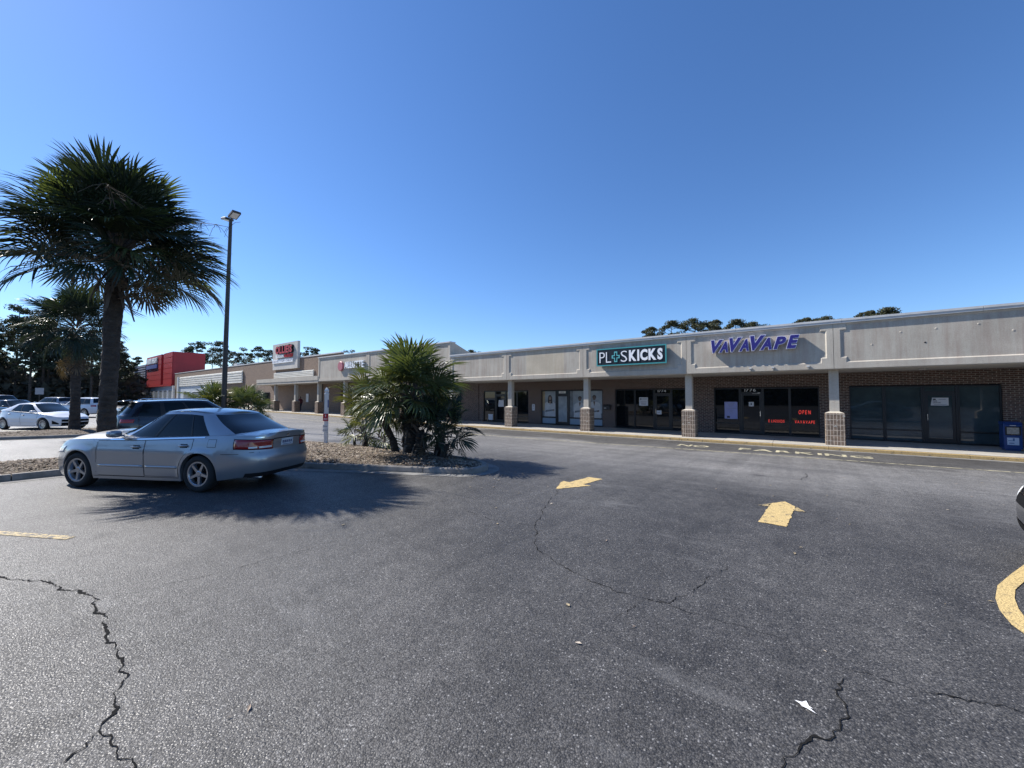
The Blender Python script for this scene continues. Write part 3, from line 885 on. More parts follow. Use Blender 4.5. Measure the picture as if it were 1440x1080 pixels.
# house numbers on the door heads
NUMW = pm('number white', (0.62, 0.62, 0.60), 0.5)
for num, a, b, z0 in (('1776', -2.24, -1.74, 2.055), ('1774', -6.62, -6.16, 2.055)):
    n = empty('house_number', ((a + b) / 2, YW + 0.04, z0), 0, f'white street number {num} over the door of the {"vape shop" if num == "1776" else "shoe shop"}', 'number')
    letters(num, a, b, z0, z0 + 0.15, YW + 0.075, 0.01, NUMW, n, 'digit', bold=0.012)
n = empty('house_number', (-12.97, YW + 0.04, 2.05), 0, 'white number plate 1772 over the door between the printed windows', 'number')
k = MB(); k.box(-13.24, -12.72, YW + 0.05, YW + 0.085, 2.03, 2.18); k.build('plate', NUMW, n)
letters('1772', -13.1, -12.86, 2.06, 2.15, YW + 0.045, 0.006, BLACKP, n, 'digit')

# printed film on the unit with photographs : flat print, plain invented portraits
def film(w, x0, x1, z0, z1, seed, style):
    r = random.Random(seed)
    y = YW + 0.086
    cols = [pm('film pale blue', (0.24, 0.28, 0.31), 0.5, var=0.25, vscale=2), pm('film white', (0.42, 0.44, 0.46), 0.5, var=0.15, vscale=3), pm('film dark hair', (0.035, 0.028, 0.026), 0.5),
            pm('film skin', (0.24, 0.17, 0.13), 0.5, var=0.15, vscale=6), pm('film skin brown', (0.10, 0.065, 0.05), 0.5, var=0.2, vscale=6), pm('film grey', (0.13, 0.15, 0.17), 0.5, var=0.3, vscale=4), pm('film ochre', (0.27, 0.21, 0.12), 0.5, var=0.3, vscale=2), pm('film blue band', (0.22, 0.30, 0.38), 0.5)]
    k = MB()
    def rect(a, b, c, d, col, dy): k.cur = col; k.quad((a, y - dy, c), (b, y - dy, c), (b, y - dy, d), (a, y - dy, d))
    def ell(cx, cz, rx, rz, col, dy, sq=1.0):
        k.cur = col; N = 20
        k.add([(min(x1, max(x0, cx + rx * math.cos(2 * math.pi * i / N))), y - dy, cz + rz * math.sin(2 * math.pi * i / N)) for i in range(N)], [tuple(range(N))])
    rect(x0, x1, z0, z1, 0, 0)
    cx = x0 + (x1 - x0) * style[0]; hz = z0 + (z1 - z0) * style[1]
    rect(x0, x0 + (x1 - x0) * 0.2, z0, z1, style[4], 0.0004)
    hr = 0.125
    def poly(pts, col, dy): k.cur = col; k.add([(min(x1, max(x0, a)), y - dy, c) for a, c in pts], [tuple(range(len(pts)))])
    poly([(x0, z0), (x1, z0), (x1, z0 + 0.30), (x0, z0 + 0.42)], 5, 0.0008)
    sh = hz - 0.30
    poly([(cx - 0.46, z0), (cx + 0.46, z0), (cx + 0.42, sh - 0.10), (cx + 0.30, sh), (cx + 0.08, sh + 0.07), (cx - 0.08, sh + 0.07), (cx - 0.30, sh), (cx - 0.42, sh - 0.10)], 1, 0.0012)
    poly([(cx - 0.075, sh + 0.07), (cx, sh - 0.24), (cx + 0.075, sh + 0.07)], style[2], 0.0014)
    poly([(cx - 0.40, z0 + 0.30), (cx + 0.36, z0 + 0.42), (cx + 0.34, z0 + 0.52), (cx - 0.36, z0 + 0.44)], 5, 0.0014)
    poly([(cx + 0.20, z0 + 0.38), (cx + 0.36, z0 + 0.42), (cx + 0.34, z0 + 0.50), (cx + 0.20, z0 + 0.47)], style[2], 0.0016)
    if style[3]: poly([(cx - 0.19, sh - 0.05), (cx + 0.20, sh - 0.10), (cx + 0.17, hz + 0.05), (cx + 0.06, hz + 0.19), (cx - 0.08, hz + 0.19), (cx - 0.17, hz + 0.04)], 2, 0.0013)
    else: ell(cx, hz + 0.055, hr * 1.08, hr * 1.08, 2, 0.0013)
    ell(cx, hz, hr * 0.86, hr * 1.22, style[2], 0.0017)
    poly([(cx - 0.10, hz + 0.09), (cx + 0.10, hz + 0.09), (cx + 0.07, hz + 0.17), (cx - 0.07, hz + 0.17)], 2, 0.0019)
    rect(cx - 0.07, cx - 0.025, hz + 0.015, hz + 0.03, 2, 0.0021); rect(cx + 0.025, cx + 0.07, hz + 0.015, hz + 0.03, 2, 0.0021); rect(cx - 0.03, cx + 0.03, hz - 0.085, hz - 0.07, 6, 0.0021)
    k.build('window_film', cols, w)
film(FILMW[0], -14.59, -13.52, 0.42, 2.18, 1, (0.58, 0.74, 3, 1, 6))
film(FILMW[1], -12.42, -11.21, 0.42, 2.18, 2, (0.62, 0.70, 4, 0, 5))
film(FILMW[2], -11.09, -10.09, 0.42, 2.18, 3, (0.45, 0.74, 4, 0, 1))
for w, a, b in ((FILMW[0], -14.59, -13.52), (FILMW[1], -12.42, -11.21), (FILMW[2], -11.09, -10.09)):
    k = MB(); k.box(a, b, YW + 0.084, YW + 0.087, -0.06, 0.32); k.build('window_film', pm('film blue band', (0.22, 0.30, 0.38), 0.5), w)
k = MB(); k.box(-13.30, -12.64, YW + 0.083, YW + 0.086, 0.09, 1.82); k.build('window_film', pm('film pale blue', (0.24, 0.28, 0.31), 0.5, var=0.25, vscale=2), FILMD)

# ------------------------------------------------------------------ signs and small things at the shops
SIGNBLK = pm('sign black', (0.008, 0.012, 0.016), 0.35, spec=0.5)
TEAL = pm('teal trim', srgb('3f8f93'), 0.4)
LETW = pm('white letter', (0.80, 0.82, 0.84), 0.4)
s = empty('shop_sign', (-7.03, YF, 3.45), 0, 'black box sign with a teal edge, white letters and a teal plus mark', 'sign')
k = MB(); k.box(-8.82, -5.24, YF - 0.22, YF - 0.002, 3.51, 4.34); k.build('sign_cabinet', SIGNBLK, s)
k = MB(); bars(k, -8.88, -5.18, 3.45, 4.40, YF - 0.235, YF - 0.19, 0.06); k.build('sign_frame', TEAL, s)
yl = YF - 0.245
letters('PL', -8.70, -8.04, 3.63, 4.20, yl, 0.022, LETW, s, bold=-0.012)
letters('S', -7.50, -7.16, 3.63, 4.21, yl, 0.022, LETW, s, bold=-0.012)
letters('KICKS', -7.06, -5.36, 3.64, 4.22, yl, 0.022, LETW, s, bold=0.045)
k = MB()
px, pz, q = -7.78, 3.92, 0.085
out = [(-q, -.28), (q, -.28), (q, -q), (.22, -q), (.22, q), (q, q), (q, .28), (-q, .28), (-q, q), (-.22, q), (-.22, -q), (-q, -q)]
inn_ = [(x * 0.72 if abs(x) > 0.1 else x * 0.5, z * 0.8 if abs(z) > 0.1 else z * 0.5) for x, z in out]
vo = [(px + x, yl, pz + z) for x, z in out]; vi = [(px + x, yl, pz + z) for x, z in inn_]
vb = [(px + x, yl + 0.02, pz + z) for x, z in out]; vib = [(px + x, yl + 0.02, pz + z) for x, z in inn_]
k.grid([vib, vi, vo, vb], True); k.build('plus_mark', pm('teal outline', srgb('5fb0b4'), 0.4), s)

PURPLE = pm('purple letter face', srgb('2b2472'), 0.35, spec=0.5)
LETEDGE = pm('pale letter return', (0.62, 0.62, 0.74), 0.4)
s = empty('shop_sign', (-1.55, YF, 3.8), 0, 'purple slanted channel letters with white edges on the grey fascia', 'sign')
letters('VAVAVAPE', -3.20, 0.08, 3.81, 4.40, YF - 0.19, 0.188, PURPLE, s, shear=0.32, bold=0.045, heights=[.98, .82, 1.05, .88, 1.08, .86, .88, .92], boxes=[(0, .148), (.098, .207), (.227, .375), (.340, .453), (.473, .640), (.582, .707), (.727, .865), (.867, 1.0)], edge=LETEDGE, edge_off=0.03, gap=0.09)

def paper(nm, label, cat, x0, x1, z0, z1, mat, rows=(), y=YW + 0.07, skew=0.0, blob=None):
    t = empty(nm, ((x0 + x1) / 2, y, z0), 0, label, cat)
    k = MB(); k.add([(x0 - skew, y, z0), ((x0 + x1) / 2, y - 0.004, z0 - 0.012), (x1, y, z0), (x1, y, z1), ((x0 + x1) / 2, y - 0.003, z1), (x0, y, z1)] + [(x0 - skew, y + 0.002, z0), ((x0 + x1) / 2, y + 0.002, z0 - 0.012), (x1, y + 0.002, z0), (x1, y + 0.002, z1), ((x0 + x1) / 2, y + 0.002, z1), (x0, y + 0.002, z1)],
          [(0, 1, 4, 5), (1, 2, 3, 4), (11, 10, 7, 6), (10, 9, 8, 7), (0, 5, 11, 6), (2, 8, 9, 3)])
    k.build('sheet', mat, t)
    if blob:
        k = MB(); k.box(blob[0], blob[1], y - 0.0065, y - 0.005, blob[2], blob[3]); k.build('printed_mark', INK, t)
    for a, b, c, d in rows:
        k = MB(); k.box(a, b, y - 0.0065, y - 0.005, c, d); k.build('printed_line', INKG, t)
    return t
PAPER = pm('paper', (0.56, 0.57, 0.60), 0.7)
INK = pm('ink', (0.02, 0.02, 0.03), 0.6)
INKG = pm('grey ink', (0.26, 0.26, 0.30), 0.6)
LILAC = pm('lilac poster', (0.30, 0.31, 0.56), 0.5, var=0.08, vscale=3)
t = paper('lease_notice', 'white curled FOR LEASE notice taped to the door of the vacant unit', 'notice', 4.46, 4.92, 1.42, 1.74, PAPER, [(4.64, 4.84, 1.66, 1.685), (4.50, 4.86, 1.455, 1.47), (4.50, 4.80, 1.435, 1.445)], YW + 0.062, 0.05, (4.48, 4.56, 1.645, 1.70))
letters('FOR', 4.48, 4.60, 1.575, 1.625, YW + 0.0555, 0.001, INK, t, 'letter', bold=0.02)
letters('LEASE', 4.48, 4.70, 1.515, 1.56, YW + 0.0555, 0.001, INK, t, 'letter', bold=0.02)
paper('window_poster', 'lilac poster in the left window of the vape shop', 'poster', -3.17, -2.57, 0.63, 1.52, LILAC, [(-3.04, -2.70, 1.43, 1.45), (-3.0, -2.75, 1.34, 1.37), (-2.95, -2.8, 1.25, 1.27), (-3.1, -2.62, 1.17, 1.185), (-2.95, -2.8, 1.02, 1.04), (-2.95, -2.8, 0.93, 0.94)], YW + 0.08, 0, (-3.06, -2.93, 0.67, 0.77))
paper('door_notice', 'small white notice on the glass door of the vape shop', 'notice', -2.06, -1.84, 1.30, 1.52, PAPER, [], YW + 0.062, 0, (-1.98, -1.92, 1.37, 1.45))
paper('window_notice', 'square white notice in the shoe shop window left of its door', 'notice', -7.72, -7.20, 1.26, 1.76, PAPER, [(-7.55, -7.26, 1.64, 1.68), (-7.64, -7.28, 1.50, 1.52), (-7.64, -7.28, 1.42, 1.44), (-7.6, -7.3, 1.33, 1.38)], YW + 0.08, 0, (-7.67, -7.58, 1.62, 1.69))
paper('door_notice', 'small white card on the glass door of the shoe shop', 'notice', -6.70, -6.42, 0.77, 0.99, PAPER, [(-6.65, -6.5, 0.86, 0.89)], YW + 0.062)
paper('door_notice', 'crumpled white paper hanging on a glass door left of the printed windows', 'notice', -18.55, -18.05, 1.05, 1.55, PAPER, [], YW + 0.062, 0.04)
paper('window_notice', 'white sheet low in the leftmost window of the bay with the hanging paper', 'notice', -19.6, -19.15, 0.0, 0.45, PAPER, [], YW + 0.08)
paper('wall_notice', 'white notice plate on the brick left of the printed windows', 'notice', -15.42, -15.18, 0.82, 1.26, PAPER, [(-15.35, -15.25, 1.1, 1.18), (-15.36, -15.24, 0.95, 0.98)], YW - 0.01)
t = empty('letter_box', (-9.72, YW, 0.95), 0, 'black wall letter box on the brick right of the printed windows', 'letter box')
k = MB(); k.box(-9.93, -9.50, YW - 0.16, YW - 0.002, 0.98, 1.24); k.add([(-9.95, YW - 0.18, 1.242), (-9.48, YW - 0.18, 1.242), (-9.48, YW - 0.002, 1.30), (-9.95, YW - 0.002, 1.30), (-9.95, YW - 0.002, 1.242), (-9.48, YW - 0.002, 1.242)], [(0, 1, 2, 3), (0, 3, 4), (1, 5, 2), (0, 4, 5, 1)]); k.build('box', BLACKP, t)
k = MB(); k.box(-9.88, -9.72, YW - 0.166, YW - 0.161, 1.06, 1.10); k.build('label_plate', COPING, t)

NEON = pm('red neon', (1.0, 0.07, 0.05), 0.4, emit=0.8)
for wd, a, b, z0, z1, lab in (('OPEN', 0.0, 0.46, 0.95, 1.13, 'red neon OPEN sign in the right window of the vape shop'),
                            ('VAVAVAPE', -0.16, 0.60, 0.50, 0.64, 'red neon shop name low in the right window under the OPEN sign'),
                            ('E LIQUIDS', -1.22, -0.58, 0.51, 0.64, 'red neon E LIQUIDS sign low in the window beside the vape shop door')):
    t = empty('neon_sign', ((a + b) / 2, YW + 0.07, z0), 0, lab, 'neon sign')
    letters(wd, a, b, z0, z1, YW + 0.075, 0.012, NEON, t, 'letter', bold=-0.022, shear=0.15 if wd == 'OPEN' else 0, gap=0.30)
# things seen at the vape shop door
t = empty('door_closer', (-1.8, YW + 0.04, 1.95), 0, 'small grey door closer at the head of the vape shop door', 'door closer')
k = MB(); k.box(-1.66, -1.56, YW + 0.005, YW + 0.048, 1.96, 2.0); k.tube([(-1.62, YW + 0.02, 1.96), (-1.75, YW + 0.0, 1.95), (-1.9, YW + 0.03, 1.95)], 0.008, 6); k.build('closer_arm', COPING, t)

# ------------------------------------------------------------------ taller block, discount store and the red store further along
BLK = empty('raised_shop_block', (-30.0, 20.5, 0), 0, 'taller grey stucco shop front half hidden behind the clump of palms', 'building')
bx0, bx1, bz0, bz1 = -39.8, -20.54, 3.43, 5.80
k = MB(); k.box(bx0, bx1, YF + 0.035, YF + 0.5, bz0, bz1); k.build('parapet', STUCCO, BLK)
for a, b in ((-39.8, -31.0), (-30.96, -25.7), (-25.66, -20.54)):
    k = MB(); k.box(a, b, YF, YF + 0.033, bz0, 3.68); k.box(a, b, YF, YF + 0.033, bz1 - 0.2, bz1); k.box(a, a + 0.22, YF, YF + 0.033, 3.68, bz1 - 0.2); k.box(b - 0.22, b, YF, YF + 0.033, 3.68, bz1 - 0.2)
    k.build('fascia_frame', STUCCO2, BLK)
k = MB(); k.box(bx0 - 0.04, bx1 + 0.04, YF - 0.06, YF + 0.55, bz1 + 0.003, bz1 + 0.09); k.build('coping', COPING, BLK)
k = MB()   # return wall dropping back to the lower roof
x = bx1
k.add([(x - 0.25, YF + 0.5, 4.5), (x - 0.25, YF + 2.4, 4.5), (x - 0.25, YF + 2.4, 5.15), (x - 0.25, YF + 0.5, 5.80), (x, YF + 0.5, 4.5), (x, YF + 2.4, 4.5), (x, YF + 2.4, 5.15), (x, YF + 0.5, 5.80)],
      [(0, 1, 2, 3), (7, 6, 5, 4), (3, 2, 6, 7), (1, 5, 6, 2), (0, 3, 7, 4), (0, 4, 5, 1)])
k.build('return_wall', STUCCO, BLK)
k = MB(); k.box(bx0, -20.56, 23.2, 23.45, -0.5, 4.4); k.build('brick_wall', BRICK, BLK)
k = MB(); k.box(bx0, -20.56, YF + 0.5, 45, 4.42, 4.5); k.build('roof', COPING, BLK)
k = MB(); k.box(bx0, -20.56, YF + 0.034, 23.19, 3.40, 3.428); k.build('soffit', SOFFIT, BLK)
for x in (-26.3, -31.2, -35.45): column(x, BLK, 20.2, 3.40, zsw(x) - 0.0, BRICK3, 1.22)
for a, b in ((-38.9, -37.2), (-34.3, -32.4), (-30, -27.5), (-25.2, -22.5)):
    k = MB(); bars(k, a, b, 0.1, 2.5, 23.10, 23.19, 0.06); w_ = k.build('window', FRAME, BLK)
    k = MB(); k.box(a + 0.062, b - 0.062, 23.15, 23.17, 0.162, 2.438); k.build('pane', GLASS, w_)
SIGNRED = pm('sign red', srgb('b03036'), 0.45)
s = empty('shop_sign', (-33.5, YF, 4.4), 0, 'white letters behind a round red emblem on the taller shop front, partly hidden by palms', 'sign')
k = MB(); k.lathe([(0.001, YF - 0.16), (0.42, YF - 0.16), (0.46, YF - 0.12), (0.46, YF - 0.002)], (-35.35, 0, 4.75), 'y', 24); k.build('emblem', pm('faded emblem red', srgb('a8626a'), 0.5), s, smooth=False)
letters('ALLUTTE', -34.6, -31.4, 4.50, 5.12, YF - 0.16, 0.158, LETW, s, bold=0.02)

DIS = empty('discount_store', (-52, 22.5, 0), 0, 'brown brick discount store with columns, a flat canopy and a tall pale sign panel', 'building')
yb = 22.5
k = MB(); k.box(-104.0, -39.82, yb, yb + 0.3, -0.4, 6.62); k.build('brick_wall', BRICK3, DIS)
k = MB(); k.box(-104.0, -39.8, yb - 0.05, yb + 0.4, 6.63, 6.75); k.build('coping', COPING, DIS)
k = MB(); k.box(-104, -39.8, yb + 0.3, 60, 6.2, 6.35); k.build('roof', COPING, DIS)
k = MB(); k.add([(-55.4, 20.0, 3.30), (-39.82, 20.0, 3.30), (-39.82, yb - 0.002, 3.30), (-57.5, yb - 0.002, 3.30), (-55.4, 20.0, 3.95), (-39.82, 20.0, 3.95), (-39.82, yb - 0.002, 4.02), (-57.5, yb - 0.002, 4.02)],
      [(0, 3, 2, 1), (4, 5, 6, 7), (0, 1, 5, 4), (1, 2, 6, 5), (2, 3, 7, 6), (3, 0, 4, 7)]); k.build('canopy', STUCCO, DIS)
k = MB(); k.box(-55.3, -39.82, 19.96, 19.998, 3.55, 3.99); k.build('canopy_trim', STUCCO2, DIS)
def ribs(nm, x0, x1, y, z0, z1, n, dep, mat, root):
    k = MB(); prof = []
    h = (z1 - z0) / n
    for i in range(n):
        z = z0 + i * h
        prof += [(y, z), (y - dep, z + 0.12 * h), (y - dep, z + 0.62 * h), (y, z + 0.74 * h)]
    prof.append((y, z1))
    k.grid([[(x0, a, b) for a, b in prof], [(x1, a, b) for a, b in prof]][::-1])
    k.grid([[(x0, a, b) for a, b in prof], [(x0, y + 0.05, b) for a, b in prof]]); k.grid([[(x1, y + 0.05, b) for a, b in prof], [(x1, a, b) for a, b in prof]])
    k.quad((x0, y, z1), (x1, y, z1), (x1, y + 0.05, z1), (x0, y + 0.05, z1))
    o = k.build(nm, mat, root); return o
ribs('ribbed_panel', -56.2, -45.6, 22.40, 4.1, 5.02, 5, 0.10, WHITEW, DIS)
ribs('ribbed_panel', -100.0, -67.2, 22.40, 3.95, 5.82, 5, 0.14, WHITEW, DIS)
k = MB(); k.box(-101.1, -100.1, 22.2, 22.49, -0.2, 5.85); k.build('corner_post', pm('pale grey panel', (0.42, 0.45, 0.48), 0.6), DIS)
k = MB(); k.box(-100.0, -78, 22.42, 22.495, 0.0, 3.93); k.build('painted_wall', pm('pale blue grey wall', (0.40, 0.45, 0.50), 0.7, var=0.06), DIS)
for a, b in ((-97, -93), (-91.5, -86)):
    k = MB(); bars(k, a, b, 0.1, 2.9, 22.30, 22.41, 0.1); w_ = k.build('window', WHITE, DIS)
    k = MB(); k.box(a + 0.1, b - 0.1, 22.36, 22.38, 0.2, 2.8); k.build('pane', pm('pale glass', (0.25, 0.28, 0.31), 0.1), w_)
for x in (-35.46 - 5.05, -45.7, -50.9): column(x, DIS, 20.2, 3.30, zsw(x), BRICK3, 1.22)
for a, b in ((-63.4, -60.6), (-60.5, -57.8)):
    k = MB(); bars(k, a, b, 0.15, 2.45, yb - 0.08, yb - 0.002, 0.08); w_ = k.build('door', FRAME, DIS)
    k = MB(); k.box(a + 0.082, (a + b) / 2 - 0.03, yb - 0.05, yb - 0.03, 0.232, 2.368); k.build('pane', GLASS, w_)
    k = MB(); k.box((a + b) / 2 + 0.03, b - 0.082, yb - 0.05, yb - 0.03, 0.232, 2.368); k.build('pane', GLASS, w_)
for x in (-44.6, -43.7):
    k = MB(); k.box(x, x + 0.09, yb - 0.06, yb - 0.002, 0.1, 3.3); k.build('downpipe', BLACKP, DIS)
k = MB(); k.box(-47.5, -46.9, yb - 0.05, yb - 0.002, 1.2, 2.2); k.build('wall_box', COPING, DIS)
k = MB(); k.box(-74.5, -73.2, 23.5, 24.6, 6.36, 7.3); k.build('roof_unit', COPING, DIS)
s = empty('store_sign', (-52.8, 22.2, 5.4), 0, 'tall pale grey sign panel with red and white lettering above the store canopy', 'sign')
k = MB(); k.box(-56.3, -49.3, 22.19, 22.495, 5.38, 8.75); k.build('sign_panel', stucco_mat('sign panel', (0.47, 0.455, 0.43), (0.95, 0.95, 0.95)), s)
letters("OLLIE'S", -54.9, -50.3, 7.40, 8.35, 21.93, 0.25, SIGNRED, s, bold=0.03, edge=BLACKP, edge_off=0.03)
letters('BARGAIN', -54.95, -52.7, 6.86, 7.26, 21.98, 0.2, LETW, s, bold=0.02)
letters('OUTLET', -52.5, -50.4, 6.86, 7.26, 21.98, 0.2, SIGNRED, s, bold=0.02)
k = MB(); k.box(-56.1, -50.4, 22.08, 22.185, 6.22, 6.66); k.build('strip_panel', LETW, s)
letters('GOOD STUFF CHEAP', -55.9, -50.6, 6.33, 6.55, 22.07, 0.008, INKG, s)

REDB = empty('red_store', (-118, 22.5, 0), 0, 'tall bright red panelled store tower with a pale entrance at its foot', 'building')
k = MB(); k.box(-128.9, -115.2, 22.53, 28.1, 4.6, 11.5); k.box(-115.2, -113.1, 23.6, 28.1, 4.6, 11.5); k.box(-113.1, -106.22, 22.53, 28.1, 4.6, 11.5); k.build('tower', RED, REDB)
n = 6
for a, b in ((-128.9, -115.2), (-113.1, -106.2)):
    for i in range(n):
        h = (11.5 - 4.6) / n; z = 4.6 + i * h
        k = MB(); k.box(a, b, 22.45, 22.527, z + 0.04, z + h - 0.04); k.build('panel', RED, REDB)
k = MB(); k.box(-106.218, -106.14, 22.6, 28.0, 4.7, 11.45); k.build('side_panel', RED, REDB)
k = MB(); k.box(-129.0, -106.0, 22.3, 28, 4.2, 4.58); k.build('entrance_band', RED, REDB)
k = MB(); k.box(-126, -104.2, 22.7, 23.0, -0.3, 4.18); k.build('entrance_wall', pm('pale entrance wall', (0.52, 0.56, 0.62), 0.6, var=0.05), REDB)
for i in range(5):
    a = -125 + i * 3.9
    k = MB(); bars(k, a, a + 3.0, 0.1, 3.4, 22.58, 22.695, 0.15); w_ = k.build('window', WHITE, REDB)
    k = MB(); k.box(a + 0.16, a + 2.84, 22.62, 22.64, 0.26, 3.24); k.build('pane', pm('pale glass', (0.25, 0.28, 0.31), 0.1), w_)
k = MB(); k.box(-104.4, -104.1, 22.2, 22.5, -0.2, 4.2); k.build('downpipe', WHITE, REDB)
ribs('slatted_wing', -142.3, -129.05, 22.5, 4.2, 9.9, 10, 0.25, pm('blue grey slats', (0.20, 0.22, 0.30), 0.6), REDB)
k = MB(); k.box(-142, -129.05, 22.56, 30, -0.3, 10.0); k.build('wing_wall', pm('dark wing wall', (0.06, 0.065, 0.075), 0.6), REDB)
s = empty('store_sign', (-123, 22.4, 9.5), 0, 'pale block letters over a blue bar on the red store tower', 'sign')
letters('HARBOR', -128.3, -123.6, 9.7, 11.0, 22.25, 0.19, LETW, s, bold=0.04)
letters('FREIGHT', -122.9, -118.2, 9.7, 11.0, 22.25, 0.19, LETW, s, bold=0.04)
k = MB(); k.box(-128.3, -118.2, 22.25, 22.44, 8.5, 9.4); k.build('blue_bar', pm('sign blue', srgb('3a4a8c'), 0.5), s)

# ------------------------------------------------------------------ marker post, news boxes, parking sign
pz = bed1(-13.5, 7.1)
t = empty('marker_post', (-13.5, 7.1, pz), R(40), 'white square post with a pointed cap and a small red sign plate', 'post')
k = MB(); h = 0.055
def sq(hh, z): return [(-hh, -hh, z), (hh, -hh, z), (hh, hh, z), (-hh, hh, z)]
k.grid([sq(h * 0.92, -0.2), sq(h, 1.72), sq(h * 1.12, 1.74), sq(h * 1.12, 1.78), sq(h * 0.85, 1.80), sq(h * 0.85, 1.83), sq(h * 1.1, 1.86), sq(h * 0.9, 1.92), sq(0.004, 2.0)], True)
k.build('post', WHITE, t, local=True)
# the sign plates face the camera side
SR = pm('sign plate red', srgb('b3202c'), 0.45)
for z0, z1, m, nm in ((0.80, 1.06, SR, 'red_plate'), (0.56, 0.67, WHITE, 'white_plate'), (0.42, 0.54, WHITE, 'white_plate')):
    k = MB(); k.box(-0.09, 0.09, -h - 0.012, -h - 0.002, z0, z1); pl = k.build(nm, m, t, local=True)
    k = MB()
    if nm == 'red_plate':
        k.box(-0.015, 0.015, -h - 0.0145, -h - 0.0125, 0.95, 1.03); k.box(-0.07, 0.07, -h - 0.0145, -h - 0.0125, 0.885, 0.90); k.box(-0.07, 0.07, -h - 0.0145, -h - 0.0125, 0.84, 0.855); k.build('print', WHITE, pl, local=True)
    else:
        k.box(-0.07, 0.07, -h - 0.0145, -h - 0.0125, (z0 + z1) / 2 - 0.01, (z0 + z1) / 2 + 0.012); k.build('print', INKG, pl, local=True)
k = MB(); k.box(h + 0.001, h + 0.006, -0.05, 0.05, 1.28, 1.55); k.build('letter_strip', pm('blue strip', (0.10, 0.14, 0.30), 0.5), t, local=True)

def newsbox(x, y, body, label, col, sheet, z=-0.15):
    t = empty('news_box', (x, y, z), 0, label, 'newspaper box')
    k = MB(); k.bbox(-0.215, 0.215, -0.2, 0.2, 0.06, 0.93, 0.015)
    k.add([(-0.225, -0.21, 0.932), (0.225, -0.21, 0.932), (0.225, 0.21, 0.932), (-0.225, 0.21, 0.932), (-0.215, -0.12, 1.01), (0.215, -0.12, 1.01), (0.215, 0.2, 1.03), (-0.215, 0.2, 1.03)], [(0, 1, 5, 4), (1, 2, 6, 5), (2, 3, 7, 6), (3, 0, 4, 7), (4, 5, 6, 7), (0, 3, 2, 1)])
    k.box(-0.18, 0.18, -0.17, 0.17, 0, 0.058)
    k.build('cabinet', col, t, local=True)
    k = MB(); bars(k, -0.18, 0.18, 0.55, 0.86, -0.222, -0.202, 0.035); d = k.build('door', BLACKP, t, local=True)
    k = MB(); k.box(-0.143, 0.143, -0.212, -0.205, 0.587, 0.823); k.build('display_paper', sheet, d, local=True)
    k = MB(); k.box(-0.06, 0.06, -0.235, -0.223, 0.565, 0.58); k.build('handle', CHROME, d, local=True)
    k = MB(); k.box(-0.14, 0.13, -0.207, -0.201, 0.20, 0.46); s_ = k.build('placard', pm('pale blue placard', (0.42, 0.50, 0.62), 0.5), t, local=True)
    k = MB(); k.box(-0.12, -0.01, -0.2095, -0.2075, 0.34, 0.36); k.box(-0.01, 0.03, -0.2095, -0.2075, 0.34, 0.44); k.box(-0.10, 0.02, -0.2095, -0.2075, 0.25, 0.28); k.build('print', pm('placard blue', (0.05, 0.12, 0.26), 0.5), s_, local=True)
    k = MB(); k.box(-0.07, 0.07, -0.212, -0.203, 0.885, 0.905); k.build('coin_slot', COPING, t, local=True)
    return t
newsbox(6.14, 22.0, None, 'blue newspaper box on the walkway by the right end window', pm('box blue', srgb('123a73'), 0.4), pm('newsprint', (0.30, 0.28, 0.24), 0.7, var=0.3, vscale=14))
newsbox(6.72, 22.0, None, 'yellow green newspaper box cut off by the right edge of the photo', pm('box yellow', srgb('9a9440'), 0.45), pm('newsprint', (0.30, 0.28, 0.24), 0.7, var=0.3, vscale=14))

t = empty('parking_sign', (-92.0, 4.2, 0), R(90), 'small grey sign on a post beyond the parked cars at the far left', 'sign')
k = MB(); k.box(-0.03, 0.03, -0.03, 0.03, 0, 2.2); k.build('post', POLE, t, local=True)
k = MB(); k.box(-0.42, 0.42, 0.04, 0.05, 2.2, 3.2); k.build('plate', pm('grey plate', (0.32, 0.33, 0.35), 0.5), t, local=True)
k = MB(); k.box(-0.22, 0.22, 0.051, 0.055, 2.45, 2.8); k.build('print', INKG, t, local=True)

# ------------------------------------------------------------------ parking lot light pole
t = empty('light_pole', (-26.4, 7.9, bed2(-26.4, 7.9)), 0, 'tall dark tapered light pole with two flat lamp heads', 'light pole')
k = MB(); H = 11.9
k.tube([(0, 0, 0.5), (0.01, 0.01, H * 0.35), (0.05, 0.04, H * 0.7), (0.10, 0.07, H)], [0.135, 0.122, 0.105, 0.085], 14); k.build('pole', POLE, t, smooth=True, sharp=40, local=True)
k = MB(); k.lathe([(0.001, 0.72), (0.30, 0.70), (0.32, 0.66), (0.32, -0.2)], (0, 0, 0), 'z', 20); k.build('footing', pm('painted footing', (0.30, 0.28, 0.27), 0.8, var=0.25, vscale=4), t, local=True)
def head(dx, dy, tilt, rz):
    k = MB(); k.bbox(-0.34, 0.34, -0.22, 0.22, -0.06, 0.06, 0.02)
    M = Matrix.Rotation(rz, 3, 'Z') @ Matrix.Rotation(tilt, 3, 'Y')
    top = Vector((0.10, 0.07, H))
    k.v = [tuple(top + Vector((dx, dy, 0.18)) + M @ Vector(v)) for v in k.v]
    k.tube([top + Vector((0, 0, -0.05)), top + Vector((dx * 0.5, dy * 0.5, 0.12)), top + Vector((dx * 0.7, dy * 0.7, 0.17))], 0.05, 8)
    h_ = k.build('lamp_head', POLE, t, local=True)
    k = MB(); k.box(-0.27, 0.27, -0.17, 0.17, -0.072, -0.062)
    k.v = [tuple(top + Vector((dx, dy, 0.18)) + M @ Vector(v)) for v in k.v]
    k.build('lens', LENS, h_, local=True)
head(0.50, 0.02, R(-14), R(2)); head(-0.50, -0.02, R(12), R(2))

